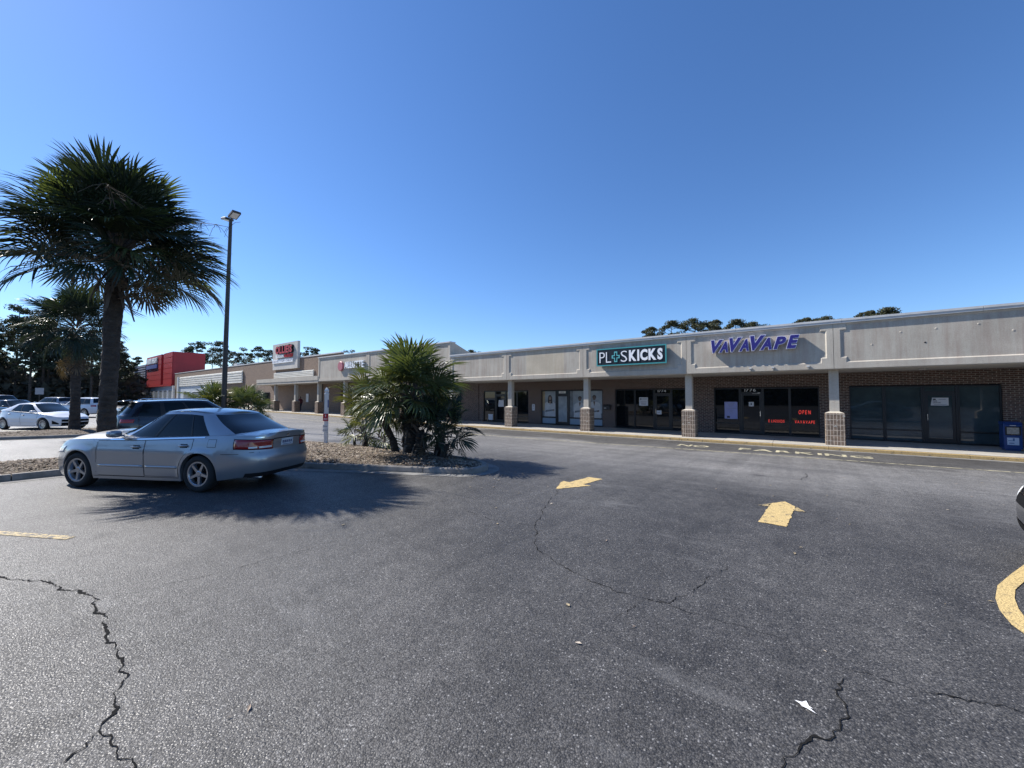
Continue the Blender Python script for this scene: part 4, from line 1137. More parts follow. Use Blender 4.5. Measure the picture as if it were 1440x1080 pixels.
# ------------------------------------------------------------------ cars
def interp(tab, x):
    xs = [t[0] for t in tab]
    if x <= xs[0]: return tab[0][1]
    if x >= xs[-1]: return tab[-1][1]
    for (a, va), (b, vb) in zip(tab, tab[1:]):
        if a <= x <= b:
            t = (x - a) / (b - a)
            # catmull style smoothing
            i = xs.index(a)
            m0 = (vb - tab[i - 1][1]) / (b - tab[i - 1][0]) if i > 0 else (vb - va) / (b - a)
            m1 = (tab[i + 2][1] - va) / (tab[i + 2][0] - a) if i + 2 < len(tab) else (vb - va) / (b - a)
            h = b - a
            return (2 * t**3 - 3 * t**2 + 1) * va + (t**3 - 2 * t**2 + t) * h * m0 + (-2 * t**3 + 3 * t**2) * vb + (t**3 - t**2) * h * m1

class Car:
    """lofted car body; x forward, y left, origin on the ground under the middle of the wheelbase"""
    def __init__(s, S):
        s.S = S
        s.wb = S['wb']; s.R = S['R']; s.Ra = S['Ra']; s.W2 = S['W'] / 2
        s.xf = s.wb / 2; s.n = S.get('n', 4.2)
    def a(s, z, end):           # reach of the body to the front / rear at height z
        return interp(s.S['front'] if end > 0 else s.S['rear'], z)
    def half(s, z):
        return s.W2 * interp(s.S['side'], z)
    def ylim(s, x, z):
        e = 1 if x >= 0 else -1
        A = s.a(z, e); t = min(1.0, abs(x) / A)
        y = s.half(z) * max(0.0, 1 - t ** s.n) ** (1 / s.n)
        for xw in (s.xf, -s.xf):    # flared arches
            d = math.hypot(x - xw, z - s.R)
            y += 0.016 * math.exp(-((d - s.Ra - 0.02) / 0.06) ** 2) * (1 if y > 0.6 * s.W2 else 0)
        # feature line along the flanks
        y += 0.010 * math.exp(-((z - s.S.get('crease', 0.66)) / 0.05) ** 2) * (1 if abs(x) < A * 0.8 else 0)
        return y
    def ztop(s, x, y):
        e = 1 if x >= 0 else -1
        A = max(abs(t[1]) for t in (s.S['front'] if e > 0 else s.S['rear']))
        return interp(s.S['shoulder'], x) + interp(s.S['crown'], x) * max(0, 1 - (y / (s.W2 * 0.92)) ** 2)
    def zbot(s, x):
        r = interp(s.S['rocker'], x)
        for xw in (s.xf, -s.xf):
            d = x - xw
            if abs(d) < s.Ra: r = max(r, s.R + math.sqrt(s.Ra ** 2 - d * d))
        return r
    def columns(s):
        S = s.S; AF = max(t[1] for t in S['front']); AR = max(t[1] for t in S['rear'])
        ycut = 0.72
        c = [('y', t, 1) for t in np.linspace(0, ycut, S.get('ny', 8))]
        xs_f = AF * (1 - ycut ** s.n) ** (1 / s.n); xs_r = AR * (1 - ycut ** s.n) ** (1 / s.n)
        xs = set(np.round(np.linspace(xs_f - 0.03, -xs_r + 0.03, S.get('nx', 46)), 3))
        for xw in (s.xf, -s.xf):
            for t in np.linspace(0, math.pi, S.get('na', 18)): xs.add(round(xw + s.Ra * math.cos(t), 3))
            xs.add(round(xw + s.Ra + 0.003, 3)); xs.add(round(xw - s.Ra - 0.003, 3))
        xs = sorted(xs, reverse=True)
        out = []
        for x in xs:
            if not out or out[-1] - x > 0.002: out.append(x)
        c += [('x', x, 0) for x in out]
        c += [('y', t, -1) for t in np.linspace(ycut, 0, S.get('ny', 8))]
        return c
    def outline(s, col, z):
        k, v, e = col
        if k == 'y':
            A = s.a(z, e); y = v * s.half(z); x = e * A * max(0, 1 - v ** s.n) ** (1 / s.n)
            return x, y
        e = 1 if v >= 0 else -1
        tab = s.S['front'] if e > 0 else s.S['rear']
        A = max(t[1] for t in tab)
        st = s.xf + s.Ra
        w = ss(st - 0.1, A, abs(v))
        x = v + e * (s.a(z, e) - A) * w
        return x, s.ylim(x, z)
    def lower(s, NV=11, NT=5):
        """rows of one half, from the sill up to the shoulder and over to the centre line"""
        cols = s.columns(); rows = [[] for _ in range(NV + NT)]
        lip = []
        for col in cols:
            x0, y0 = s.outline(col, 0.6)
            zb = s.zbot(x0) if col[0] == 'x' else interp(s.S['rocker'], x0)
            zt = s.ztop(x0, y0 if col[0] == 'y' else s.W2 * 0.92)
            for i in range(NV):
                z = zb + (zt - zb) * (i / (NV - 1)) ** 0.92
                x, y = s.outline(col, z)
                rows[i].append((x, y, z))
            xe, ye, ze = rows[NV - 1][-1]
            for j in range(1, NT + 1):
                f = (j / NT)
                y = ye * (1 - f)
                z = max(ze, ze + (s.ztop(xe, y) - s.ztop(xe, ye))) if True else ze
                z += 0.012 * math.sin(math.pi * min(1, f * 3)) * (1 if f < 0.34 else 0)
                rows[NV + j - 1].append((xe, y, z))
            x, y, z = rows[0][-1]
            lip.append((x, y - min(y, 0.10), z + 0.01))
        return [lip] + rows, cols
    def pt(s, where, u, z, off=0.0):
        """point on the body: 'x' -> side at x=u ; 'f'/'r' -> u = distance along the outline from the nose / tail centre"""
        if where == 'x':
            x = u; y = s.ylim(x, z); d = 0.004
            t = (s.ylim(x + d, z) - s.ylim(x - d, z)) / (2 * d)
            n = Vector((-t, 1, 0)).normalized()
            return Vector((x, y, z)) + n * off
        e = 1 if where == 'f' else -1
        key = (e, round(z, 4))
        if key not in s.cache:
            P = []
            for v in np.linspace(0, 1, 60):
                A = s.a(z, e); P.append((e * A * (1 - (v * 0.8) ** s.n) ** (1 / s.n), v * 0.8 * s.half(z)))
            xl = abs(P[-1][0])
            for x in np.linspace(xl - 0.005, max(0.2, xl - 1.4), 70): P.append((e * x, s.ylim(e * x, z)))
            P = np.array(P); L = np.concatenate([[0], np.cumsum(np.hypot(*np.diff(P, axis=0).T))])
            s.cache[key] = (P, L)
        P, L = s.cache[key]
        def at(q):
            q = max(0, min(L[-1] - 1e-4, q)); return np.array([np.interp(q, L, P[:, 0]), np.interp(q, L, P[:, 1])])
        p = at(u); t = at(u + 0.012) - at(max(0, u - 0.012))
        n = Vector((t[1], -t[0], 0)) * (1 if e > 0 else 1)
        n = Vector((-t[1], t[0], 0)) if n.dot(Vector((p[0], p[1] + 0.001, 0))) < 0 else n
        if u < 0.02: n = Vector((e, 0, 0))
        return Vector((p[0], p[1], z)) + n.normalized() * off
    def patch(s, where, u0, u1, z0, z1, off, nu=10, nz=4, side=1, edge=None, flipz=None, thick=0.0):
        """sheet lying on the body ; z0,z1 may be functions of the 0..1 run along u"""
        rows = []
        f0 = z0 if callable(z0) else (lambda t: z0); f1 = z1 if callable(z1) else (lambda t: z1)
        for j in range(nz + 1):
            r = []
            for i in range(nu + 1):
                t = i / nu
                uu = u0(j / nz) + (u1(j / nz) - u0(j / nz)) * t if callable(u0) else u0 + (u1 - u0) * t
                z = f0(t) + (f1(t) - f0(t)) * j / nz
                p = s.pt(where, abs(uu), z, off) if where != 'x' else s.pt(where, uu, z, off)
                sg = side * (1 if uu >= 0 or where == 'x' else -1)
                r.append((p.x, p.y * sg, p.z))
            rows.append(r)
        k = MB(); k.grid(rows)
        if thick:
            brow = []
            for j in range(nz + 1):
                r = []
                for i in range(nu + 1):
                    t = i / nu
                    uu = u0(j / nz) + (u1(j / nz) - u0(j / nz)) * t if callable(u0) else u0 + (u1 - u0) * t
                    z = f0(t) + (f1(t) - f0(t)) * j / nz
                    p = s.pt(where, abs(uu), z, off - thick) if where != 'x' else s.pt(where, uu, z, off - thick)
                    sg = side * (1 if uu >= 0 or where == 'x' else -1)
                    r.append((p.x, p.y * sg, p.z))
                brow.append(r)
            k.grid([rows[0], brow[0]]); k.grid([rows[-1], brow[-1]])
            k.grid([[r[0] for r in rows], [r[0] for r in brow]]); k.grid([[r[-1] for r in rows], [r[-1] for r in brow]])
        return k
    def house(s, mats, root, body_bm):
        """greenhouse: returns glass parts, adds pillars and roof to the body mesh"""
        S = s.S; G = S['house']
        zf = [0, .06, .2, .36, .52, .68, .80, .88, .94, .98, 1.0]
        inn = [0, .03, .12, .24, .38, .54, .68, .79, .88, .95, 1.0]
        n = G.get('n', 5.0); nfr = G.get('nf', n)
        pil = G['cuts']                 # fractions along the side, from the windscreen corner back
        NYc = [0, .2, .4, .6, .76, .86]
        cols = [('f', y) for y in NYc] + [('s', t) for t in G['cols']] + [('r', y) for y in NYc[::-1]]
        zr = G['zr']
        grid = []
        for t, q in zip(zf, inn):
            row = []
            bx = G['b0'] + (G['b1'] - G['b0']) * q
            xfr = G['xw0'] + (G['xw1'] - G['xw0']) * (t ** 0.92 if t < 1 else 1); xrr = G['xb0'] + (G['xb1'] - G['xb0']) * (t ** G.get('rp', 1.0))
            cx = (xfr + xrr) / 2; hx = (xfr - xrr) / 2
            for kind, v in cols:
                if kind == 's':
                    ye = 0.86; xef = hx * (1 - ye ** nfr) ** (1 / nfr); xer = hx * (1 - ye ** n) ** (1 / n)
                    x = xef - (xef + xer) * v; ne = nfr if x > 0 else n
                    y = bx * max(0, 1 - (abs(x) / hx) ** ne) ** (1 / ne)
                else:
                    y = bx * v; ne = nfr if kind == 'f' else n; x = hx * (1 - v ** ne) ** (1 / ne) * (1 if kind == 'f' else -1)
                X = cx + x
                zb = s.ztop(X, y) - 0.025
                zt = interp(zr, X) if isinstance(zr, list) else zr
                row.append((X, y, zb + (zt - zb) * t))
            grid.append(row)
        # roof over to the centre line
        roof = [grid[-1]]
        for j in range(1, 6):
            f = j / 5
            roof.append([(X, y * (1 - f), z + G.get('rc', 0.045) * (1 - (1 - f) ** 2)) for X, y, z in grid[-1]])
        groups = {}
        nc = len(cols)
        for i in range(len(grid) - 1):
            for j in range(nc - 1):
                k0, v0 = cols[j]; k1, v1 = cols[j + 1]
                nm = None
                if k0 == 'f' and k1 == 'f' and 1 <= i < 9: nm = 'windscreen'
                elif k0 == 'r' and k1 == 'r' and G['rear_rows'][0] <= i < G['rear_rows'][1]: nm = 'rear_window'
                elif k0 == 's' and k1 == 's' and 1 <= i < 7:
                    m = (v0 + v1) / 2
                    for a, b in G.get('black', ()):
                        if a <= m <= b: nm = 'pillar_trim'
                    for q, (a, b) in enumerate(pil):
                        if a <= m <= b: nm = ('side', q)
                groups.setdefault(nm, []).append((i, j))
        out = []
        for nm, cells in groups.items():
            whole = MB() if nm in ('windscreen', 'rear_window') else None
            for sg in (1, -1):
                k = body_bm if nm is None else (whole or MB())
                ids = {}
                for i, j in cells:
                    f = []
                    for c in [(i, j), (i, j + 1), (i + 1, j + 1), (i + 1, j)]:
                        if c not in ids:
                            X, y, z = grid[c[0]][c[1]]; ids[c] = len(k.v)
                            k.v.append((X, y * sg - (0.006 * sg if isinstance(nm, tuple) else 0), z))
                        f.append(ids[c])
                    k.f.append(tuple(f if sg < 0 else f[::-1])); k.m.append(0)
                if isinstance(nm, tuple): out.append(('window', k))
                elif nm == 'pillar_trim': out.append((nm, k))
            if whole is not None: out.append((nm, whole))
        for sg in (1, -1):
            k = body_bm; b0 = len(k.v)
            k.grid([[(x, y * sg, z) for x, y, z in r] for r in roof])
        return out

CARMESH = {}
def wheel_meshes(Rw, W, spokes, key, rimmat):
    if key in CARMESH: return CARMESH[key]
    k = MB(); w = W / 2; rr_ = Rw * 0.64
    k.lathe([(rr_, -w * 0.75), (rr_ + 0.01, -w * 0.92), (Rw * 0.86, -w), (Rw * 0.96, -w * 0.86), (Rw, -w * 0.6), (Rw, w * 0.6), (Rw * 0.96, w * 0.86), (Rw * 0.86, w), (rr_ + 0.01, w * 0.92), (rr_, w * 0.75)], (0, 0, 0), 'y', 36)
    ty = k.mesh('tyre', TYRE, True)
    k = MB()
    k.lathe([(rr_ - 0.035, w * 0.35), (rr_ - 0.02, w * 0.80), (rr_ - 0.012, w * 0.90), (rr_ + 0.012, w * 0.93), (rr_ + 0.004, w * 0.80), (rr_, -w * 0.8)], (0, 0, 0), 'y', 36)
    for q in range(spokes):
        a = 2 * math.pi * q / spokes + 0.3
        c, s_ = math.cos(a), math.sin(a); t = (-s_, c)
        def P(r, h, y): return (c * r + t[0] * h, y, s_ * r + t[1] * h)
        r0, r1 = 0.03, rr_ - 0.018; h0, h1 = 0.034, 0.026 if spokes < 8 else 0.014
        yo, yi = w * 0.72, w * 0.40
        v = [P(r0, -h0, yi), P(r1, -h1, yi), P(r1, h1, yi), P(r0, h0, yi), P(r0, -h0 * .8, yo), P(r1, -h1 * .75, yo + .012), P(r1, h1 * .75, yo + .012), P(r0, h0 * .8, yo)]
        k.add(v, [(0, 1, 2, 3), (7, 6, 5, 4), (0, 4, 5, 1), (1, 5, 6, 2), (2, 6, 7, 3), (3, 7, 4, 0)])
    k.lathe([(0.001, w * 0.80), (0.045, w * 0.78), (0.06, w * 0.70), (0.06, w * 0.4)], (0, 0, 0), 'y', 20)
    rim = k.mesh('rim', rimmat, False)
    k = MB(); k.lathe([(0.001, w * 0.25), (rr_ - 0.03, w * 0.25), (rr_ - 0.03, -w * 0.6)], (0, 0, 0), 'y', 24)
    k.lathe([(0.001, w * 0.32), (0.13, w * 0.32), (0.13, w * 0.26)], (0, 0, 0), 'y', 20)
    hub = k.mesh('brake', SEAM, False)
    CARMESH[key] = (ty, rim, hub)
    return CARMESH[key]

def fix_normals(o):
    import bmesh
    bm = bmesh.new(); bm.from_mesh(o.data)
    bmesh.ops.remove_doubles(bm, verts=bm.verts, dist=0.0008)
    bmesh.ops.recalc_face_normals(bm, faces=bm.faces)
    bm.to_mesh(o.data); bm.free()

def make_car(name, label, cat, S, paint, loc, rz, detail=2, group=None, rim=None, spokes=5):
    root = empty(name, loc, rz, label, cat, group)
    C = Car(S); C.cache = {}
    rows, cols = C.lower()
    bm = MB()
    for sg in (1, -1):
        bm.grid([[(x, y * sg, z) for x, y, z in r] for r in rows])
    glass = C.house(None, root, bm)
    body = bm.build('body', paint, root, smooth=True, local=True)
    fix_normals(body); body.data.set_sharp_from_angle(angle=R(38))
    for nm, k in glass:
        o = k.build(nm, BLACKP if nm == 'pillar_trim' else CARGLASS, root, smooth=True, local=True); fix_normals(o)
    # dark floor and wheel wells
    AF = max(t[1] for t in S['front']); AR = max(t[1] for t in S['rear'])
    k = MB(); w = C.W2 - 0.14
    k.box(-AR + 0.5, AF - 0.5, -w, w, 0.24, 0.55)
    k.box(-C.xf + C.Ra, C.xf - C.Ra, -C.W2 + 0.06, C.W2 - 0.06, 0.2, 0.5)
    k.box(-AR + 0.16, -C.xf - C.Ra - 0.02, -w * 0.62, w * 0.62, 0.33, 0.5); k.box(C.xf + C.Ra + 0.02, AF - 0.16, -w * 0.62, w * 0.62, 0.26, 0.45)
    k.build('underbody', SEAM, root, local=True)
    ty, rm, hb = wheel_meshes(C.R, S.get('tw', 0.215), spokes, (C.R, spokes), rim or RIM)
    for xw in (C.xf, -C.xf):
        for sg in (1, -1):
            wl = bpy.data.objects.new('wheel', ty); COL.objects.link(wl); wl.parent = root
            wl.location = (xw, sg * (C.W2 - S.get('tw', 0.215) / 2 - 0.005), C.R); wl.rotation_euler = (0, 0.4 * xw, 0 if sg > 0 else math.pi)
            for nm, me in (('rim', rm), ('brake', hb)):
                c = bpy.data.objects.new(nm, me); COL.objects.link(c); c.parent = wl
    def put(nm, k, m, smooth=True, par=root):
        o = k.build(nm, m, par, smooth=smooth, local=True); fix_normals(o); return o
    # lamps
    for sg in (1, -1):
        T = S['tail']; put('tail_lamp', C.patch('r', T[0], T[1], T[2], T[3], 0.006, 12, 4, sg, thick=0.012), TAIL)
        Hh = S['headl']; put('headlight', C.patch('f', Hh[0], Hh[1], Hh[2], Hh[3], 0.006, 12, 4, sg, thick=0.012), LENS)
    put('grille', C.patch('f', -S['grille'][0], S['grille'][0], S['grille'][1], S['grille'][2], 0.004, 12, 3), SEAM)
    put('air_intake', C.patch('f', -S['intake'][0], S['intake'][0], S['intake'][1], S['intake'][2], 0.004, 12, 3), SEAM)
    # mirrors
    mx, mz = S['mirror']
    for sg in (1, -1):
        k = MB(); rows_ = []
        for i, (dx, sc) in enumerate(((0.085, 0.35), (0.065, 0.8), (0.02, 1.0), (-0.05, 1.0), (-0.065, 0.92))):
            rows_.append([(mx + dx, sg * (C.W2 + 0.075 + 0.105 * sc * math.copysign(abs(math.cos(a)) ** 0.6, math.cos(a))), mz + 0.062 * sc * math.copysign(abs(math.sin(a)) ** 0.6, math.sin(a))) for a in np.linspace(0, 2 * math.pi, 16, endpoint=False)])
        k.grid(rows_, True)
        k.add([rows_[0][i] for i in range(16)], [tuple(range(16))]); k.add([rows_[-1][i] for i in range(16)], [tuple(range(16))])
        k.box(mx - 0.02, mx + 0.05, min(sg * (C.W2 - 0.10), sg * (C.W2 + 0.02)), max(sg * (C.W2 - 0.10), sg * (C.W2 + 0.02)), mz - 0.055, mz - 0.02)
        put('mirror', k, paint if detail < 2 else paint)
    # doors with handles, gaps, mouldings
    if detail >= 1:
        for sg in (1, -1):
            for x1, x0, zl in S['doors']:
                zt = lambda t, x0=x0, x1=x1: C.ztop(x0 + (x1 - x0) * t, C.W2 * 0.92) - 0.045
                g_ = 0.008
                GAP = (x0, x1, zl)
                def cut(v, g=0.0, x0=x0, zl=zl):
                    z = zl + (0.90 - zl) * v; ra = C.Ra + 0.05; e_ = z - C.R
                    return max(x0, -C.xf + math.sqrt(ra * ra - e_ * e_)) - g if abs(e_) < ra else x0 - g
                d = put('door', C.patch('x', cut, lambda v, x1=x1: x1, zl, zt, 0.0035, 16, 14, sg, thick=0.006), paint)
                d.data.set_sharp_from_angle(angle=R(38))
                put('door_gap', C.patch('x', lambda v: cut(v, g_), lambda v, x1=x1: x1 + g_, zl - g_, lambda t: zt(t) + g_, 0.0012, 14, 14, sg), SEAM)
                if detail >= 2:
                    k = MB(); hx = x0 + 0.17; hz_ = C.ztop(hx, C.W2) - 0.155
                    y = C.pt('x', hx, hz_).y
                    k.tube([(hx - 0.085, sg * (y + 0.012), hz_), (hx - 0.06, sg * (y + 0.036), hz_ + 0.004), (hx + 0.06, sg * (y + 0.036), hz_ + 0.004), (hx + 0.085, sg * (y + 0.012), hz_)], [0.014, 0.017, 0.017, 0.014], 8)
                    put('handle', k, paint, par=d)
                    put('handle_recess', C.patch('x', hx - 0.075, hx + 0.075, hz_ - 0.035, hz_ + 0.03, 0.0045, 4, 2, sg), SEAM, par=d)
                    put('moulding', C.patch('x', max(x0, -C.xf + C.Ra + 0.05) + 0.02, x1 - 0.02, 0.415, 0.452, 0.014, 14, 2, sg, thick=0.012), paint, par=d)
            # belt trim under the glass
            B = S['belt']
            put('belt_trim', C.patch('x', B[0], B[1], lambda t: C.ztop(B[0] + (B[1] - B[0]) * t, C.W2 * 0.92) - 0.028, lambda t: C.ztop(B[0] + (B[1] - B[0]) * t, C.W2 * 0.92) - 0.006, 0.006, 20, 1, sg), S.get('trimmat', BLACKP))
    AFr = S.get('plate')
    if AFr:
        put('license_plate', C.patch('r', -0.155, 0.155, AFr[0], AFr[1], 0.010, 4, 2, thick=0.008), PLATE, smooth=False)
    return root, C, put

SEDAN = dict(wb=2.73, R=0.327, Ra=0.372, W=1.832, n=5.3, tw=0.215, crease=0.70,
    front=[(0.15, 2.14), (0.25, 2.22), (0.42, 2.25), (0.58, 2.24), (0.70, 2.20), (0.80, 2.13), (0.90, 2.02), (1.1, 1.9)],
    rear=[(0.15, 2.32), (0.28, 2.44), (0.45, 2.50), (0.60, 2.51), (0.66, 2.485), (0.72, 2.455), (0.85, 2.45), (0.97, 2.475), (1.04, 2.46), (1.2, 2.44)],
    side=[(0.1, 0.925), (0.2, 0.95), (0.3, 0.975), (0.45, 0.992), (0.6, 1.0), (0.75, 0.99), (0.88, 0.965), (0.98, 0.925), (1.1, 0.87)],
    shoulder=[(-2.5, 0.985), (-2.3, 1.005), (-1.9, 1.005), (-1.4, 0.99), (-0.7, 0.965), (0, 0.94), (0.8, 0.925), (1.1, 0.92), (1.5, 0.90), (1.9, 0.855), (2.1, 0.79), (2.28, 0.69)],
    crown=[(-2.5, 0.045), (-2.3, 0.06), (-1.6, 0.085), (0, 0.10), (1.0, 0.13), (1.5, 0.135), (1.9, 0.12), (2.2, 0.08), (2.35, 0.05)],
    rocker=[(-2.5, 0.30), (-2.1, 0.255), (-1.75, 0.215), (-0.9, 0.185), (0.9, 0.185), (1.75, 0.20), (2.1, 0.205), (2.35, 0.215)],
    house=dict(b0=0.815, b1=0.60, xw0=0.98, xw1=-0.08, xb0=-2.13, xb1=-1.38, zr=[(-1.6, 1.33), (-1.25, 1.39), (-0.85, 1.43), (-0.3, 1.425), (0.0, 1.39), (0.3, 1.34)], rc=0.045, n=5.5, nf=3.2,
        cols=[0, .025, .05, .10, .16, .22, .28, .315, .33, .345, .36, .42, .48, .54, .60, .655, .67, .685, .70, .74, .78, .82, .85, .88, .92, .96, 1.0], cuts=[(.05, .315), (.345, .655), (.67, .82)], black=[(.315, .345), (.655, .67)], rear_rows=(1, 9)),
    tail=(0.37, 1.04, lambda t: 0.745 + 0.03 * t, lambda t: 0.905 + 0.03 * t), headl=(0.52, 1.12, lambda t: 0.60 + 0.05 * t, lambda t: 0.71 + 0.06 * t), grille=(0.42, 0.55, 0.66), intake=(0.5, 0.27, 0.36), mirror=(0.40, 1.02),
    doors=[(0.88, -0.18, 0.255), (-0.205, -1.22, 0.265)], belt=(-1.45, 0.62), plate=(0.775, 0.905), trimmat=None)
SEDAN['trimmat'] = CHROME
hx, hy = -0.885, -0.466
mid = Vector((-10.22, 1.71, 0)) + Vector((-hy * -1, hx * -1, 0)) * 0    # middle of the near wheels
ctr = Vector((-10.22 + (-0.466) * 0.80 + 0.06, 1.71 + 0.885 * 0.80 + 0.03, 0))
sed, C, put = make_car('parked_sedan', 'silver four-door sedan parked in the foreground with its rear to the shops', 'car', SEDAN, SILVER, (ctr.x, ctr.y, 0.0), math.atan2(hy, hx), 2)
sed.scale = (1, 1, 1.035)
# sedan only : clear strips in the lamps, bumper seams, boot lid lines, fuel flap, badge, plate print, exhaust
for sg in (1, -1):
    put('lamp_strip', C.patch('r', 0.40, 0.64, 0.772, 0.806, 0.011, 8, 1, sg), LENS); put('lamp_strip', C.patch('r', 0.665, 0.80, 0.775, 0.803, 0.011, 6, 1, sg), LENS)
    put('bumper_seam', C.patch('r', 0.98, 1.30, 0.678, 0.684, 0.002, 12, 1, sg), SEAM)
    put('lamp_seam', C.patch('r', 0.358, 1.055, lambda t: 0.733 + 0.03 * t, lambda t: 0.917 + 0.03 * t, 0.0025, 14, 4, sg), SEAM)
    put('bumper_edge', C.patch('f', 0.78, 1.10, 0.49, 0.496, 0.002, 10, 1, sg), SEAM)
    put('fender_seam', C.patch('x', 0.905, 0.911, 0.30, 0.86, 0.002, 1, 8, sg), SEAM)
    put('sill_seam', C.patch('x', -0.95, 0.97, 0.236, 0.243, 0.002, 14, 1, sg), SEAM)
fl = put('fuel_flap_gap', C.patch('x', -1.70, -1.53, 0.80, 0.94, 0.0015, 4, 3, -1 if False else 1), SEAM)
put('fuel_flap', C.patch('x', -1.694, -1.536, 0.806, 0.934, 0.003, 4, 3, 1), SILVER)
put('boot_seam', C.patch('r', -0.80, 0.80, 0.700, 0.707, 0.002, 20, 1), SEAM)
put('boot_recess', C.patch('r', -0.345, 0.345, 0.745, 0.918, 0.0015, 12, 3), SILVER)
put('boot_lip', C.patch('r', -0.36, 0.36, 0.915, 0.93, 0.004, 12, 1), SEAM)
put('badge', C.patch('r', -0.035, 0.035, 0.955, 0.985, 0.006, 4, 2), CHROME)
put('badge', C.patch('r', 0.56, 0.70, 0.955, 0.975, 0.006, 4, 1), CHROME)
put('lower_valance', C.patch('r', -0.86, 0.86, 0.262, 0.335, 0.003, 20, 2), BLACKP)
for a, b in ((-0.125, -0.085), (-0.07, -0.03), (-0.012, 0.028), (0.042, 0.082), (0.095, 0.13)):
    put('plate_mark', C.patch('r', a, b, 0.815, 0.868, 0.0125, 2, 1), pm('plate ink', (0.05, 0.07, 0.16), 0.5), smooth=False)
put('plate_mark', C.patch('r', -0.12, 0.12, 0.785, 0.798, 0.0125, 2, 1), MATS['plate ink'], smooth=False)
k = MB(); k.tube([(-2.36, 0.52, 0.235), (-2.05, 0.52, 0.24)], 0.03, 10); put('exhaust', k, CHROME)
k = MB(); k.box(-0.75, -0.45, -0.18, 0.02, 0.98, 1.0); 

def variant(base, **kw):
    d = dict(base); d.update(kw); return d
HATCH = dict(wb=2.70, R=0.32, Ra=0.365, W=1.76, n=4.0, tw=0.20, crease=0.62,
    front=[(0.15, 2.22), (0.25, 2.30), (0.42, 2.325), (0.55, 2.31), (0.66, 2.24), (0.75, 2.12), (1.1, 1.9)],
    rear=[(0.15, 2.10), (0.28, 2.18), (0.5, 2.21), (0.8, 2.19), (1.0, 2.14), (1.2, 2.08)],
    side=[(0.1, 0.925), (0.2, 0.95), (0.45, 0.99), (0.6, 1.0), (0.75, 0.985), (0.9, 0.95), (1.1, 0.90)],
    shoulder=[(-2.2, 1.06), (-1.4, 1.04), (-0.5, 0.98), (0, 0.95), (0.8, 0.90), (1.2, 0.86), (1.6, 0.80), (2.0, 0.71), (2.35, 0.60)],
    crown=[(-2.2, 0.05), (0, 0.10), (1.0, 0.13), (1.6, 0.12), (2.1, 0.07), (2.35, 0.04)],
    rocker=[(-2.3, 0.27), (-1.7, 0.21), (-0.9, 0.18), (0.9, 0.18), (1.75, 0.19), (2.35, 0.20)],
    house=dict(b0=0.79, b1=0.56, xw0=1.32, xw1=0.25, xb0=-2.05, xb1=-1.05, zr=[(-1.6, 1.30), (-0.9, 1.39), (-0.2, 1.435), (0.3, 1.40), (0.6, 1.36)], rc=0.04, n=5.0,
        cols=[0, .03, .07, .13, .2, .27, .34, .41, .44, .47, .5, .57, .64, .70, .73, .78, .84, .9, .95, 1.0], cuts=[(.07, .44), (.47, .70)], black=[(.44, .47)], rear_rows=(1, 9)),
    tail=(0.55, 0.95, 0.62, 1.0), headl=(0.42, 1.25, lambda t: 0.60 + 0.10 * t, lambda t: 0.655 + 0.13 * t), grille=(0.62, 0.44, 0.56), intake=(0.62, 0.22, 0.40), mirror=(0.85, 0.99),
    doors=[(0.98, -0.12, 0.25), (-0.145, -1.10, 0.26)], belt=(-1.3, 0.95), plate=None, trimmat=None)
HATCH['trimmat'] = BLACKP
SUV = dict(wb=2.70, R=0.36, Ra=0.405, W=1.86, n=4.6, tw=0.235, crease=0.78,
    front=[(0.2, 2.15), (0.3, 2.22), (0.5, 2.26), (0.7, 2.25), (0.85, 2.19), (0.95, 2.10), (1.2, 1.95)],
    rear=[(0.2, 2.15), (0.35, 2.25), (0.6, 2.29), (0.85, 2.27), (1.05, 2.24), (1.3, 2.18)],
    side=[(0.1, 0.93), (0.25, 0.95), (0.5, 0.99), (0.7, 1.0), (0.9, 0.985), (1.05, 0.95), (1.3, 0.9)],
    shoulder=[(-2.3, 1.10), (-1.4, 1.09), (-0.5, 1.06), (0.5, 1.03), (1.1, 1.0), (1.6, 0.94), (2.0, 0.87), (2.3, 0.80)],
    crown=[(-2.3, 0.04), (0, 0.08), (1.0, 0.12), (1.7, 0.11), (2.3, 0.05)],
    rocker=[(-2.3, 0.33), (-1.7, 0.27), (-0.9, 0.24), (0.9, 0.24), (1.75, 0.25), (2.3, 0.26)],
    house=dict(b0=0.83, b1=0.63, xw0=1.20, xw1=0.35, xb0=-2.17, xb1=-1.85, zr=[(-2.0, 1.58), (-1.2, 1.625), (-0.3, 1.645), (0.4, 1.605)], rc=0.04, n=6.0,
        cols=[0, .03, .07, .13, .2, .27, .34, .40, .43, .46, .49, .55, .61, .67, .69, .72, .76, .81, .86, .92, .97, 1.0], cuts=[(.07, .40), (.43, .67), (.72, .92)], black=[(.40, .43), (.67, .72)], rear_rows=(2, 9)),
    tail=(0.62, 1.0, 0.88, 1.0), headl=(0.50, 1.1, lambda t: 0.72 + 0.04 * t, lambda t: 0.82 + 0.06 * t), grille=(0.55, 0.58, 0.80), intake=(0.6, 0.32, 0.48), mirror=(0.88, 1.12),
    doors=[(0.98, -0.12, 0.33), (-0.145, -1.12, 0.34)], belt=(-2.0, 0.95), plate=(0.62, 0.76), trimmat=None)
SUV['trimmat'] = BLACKP
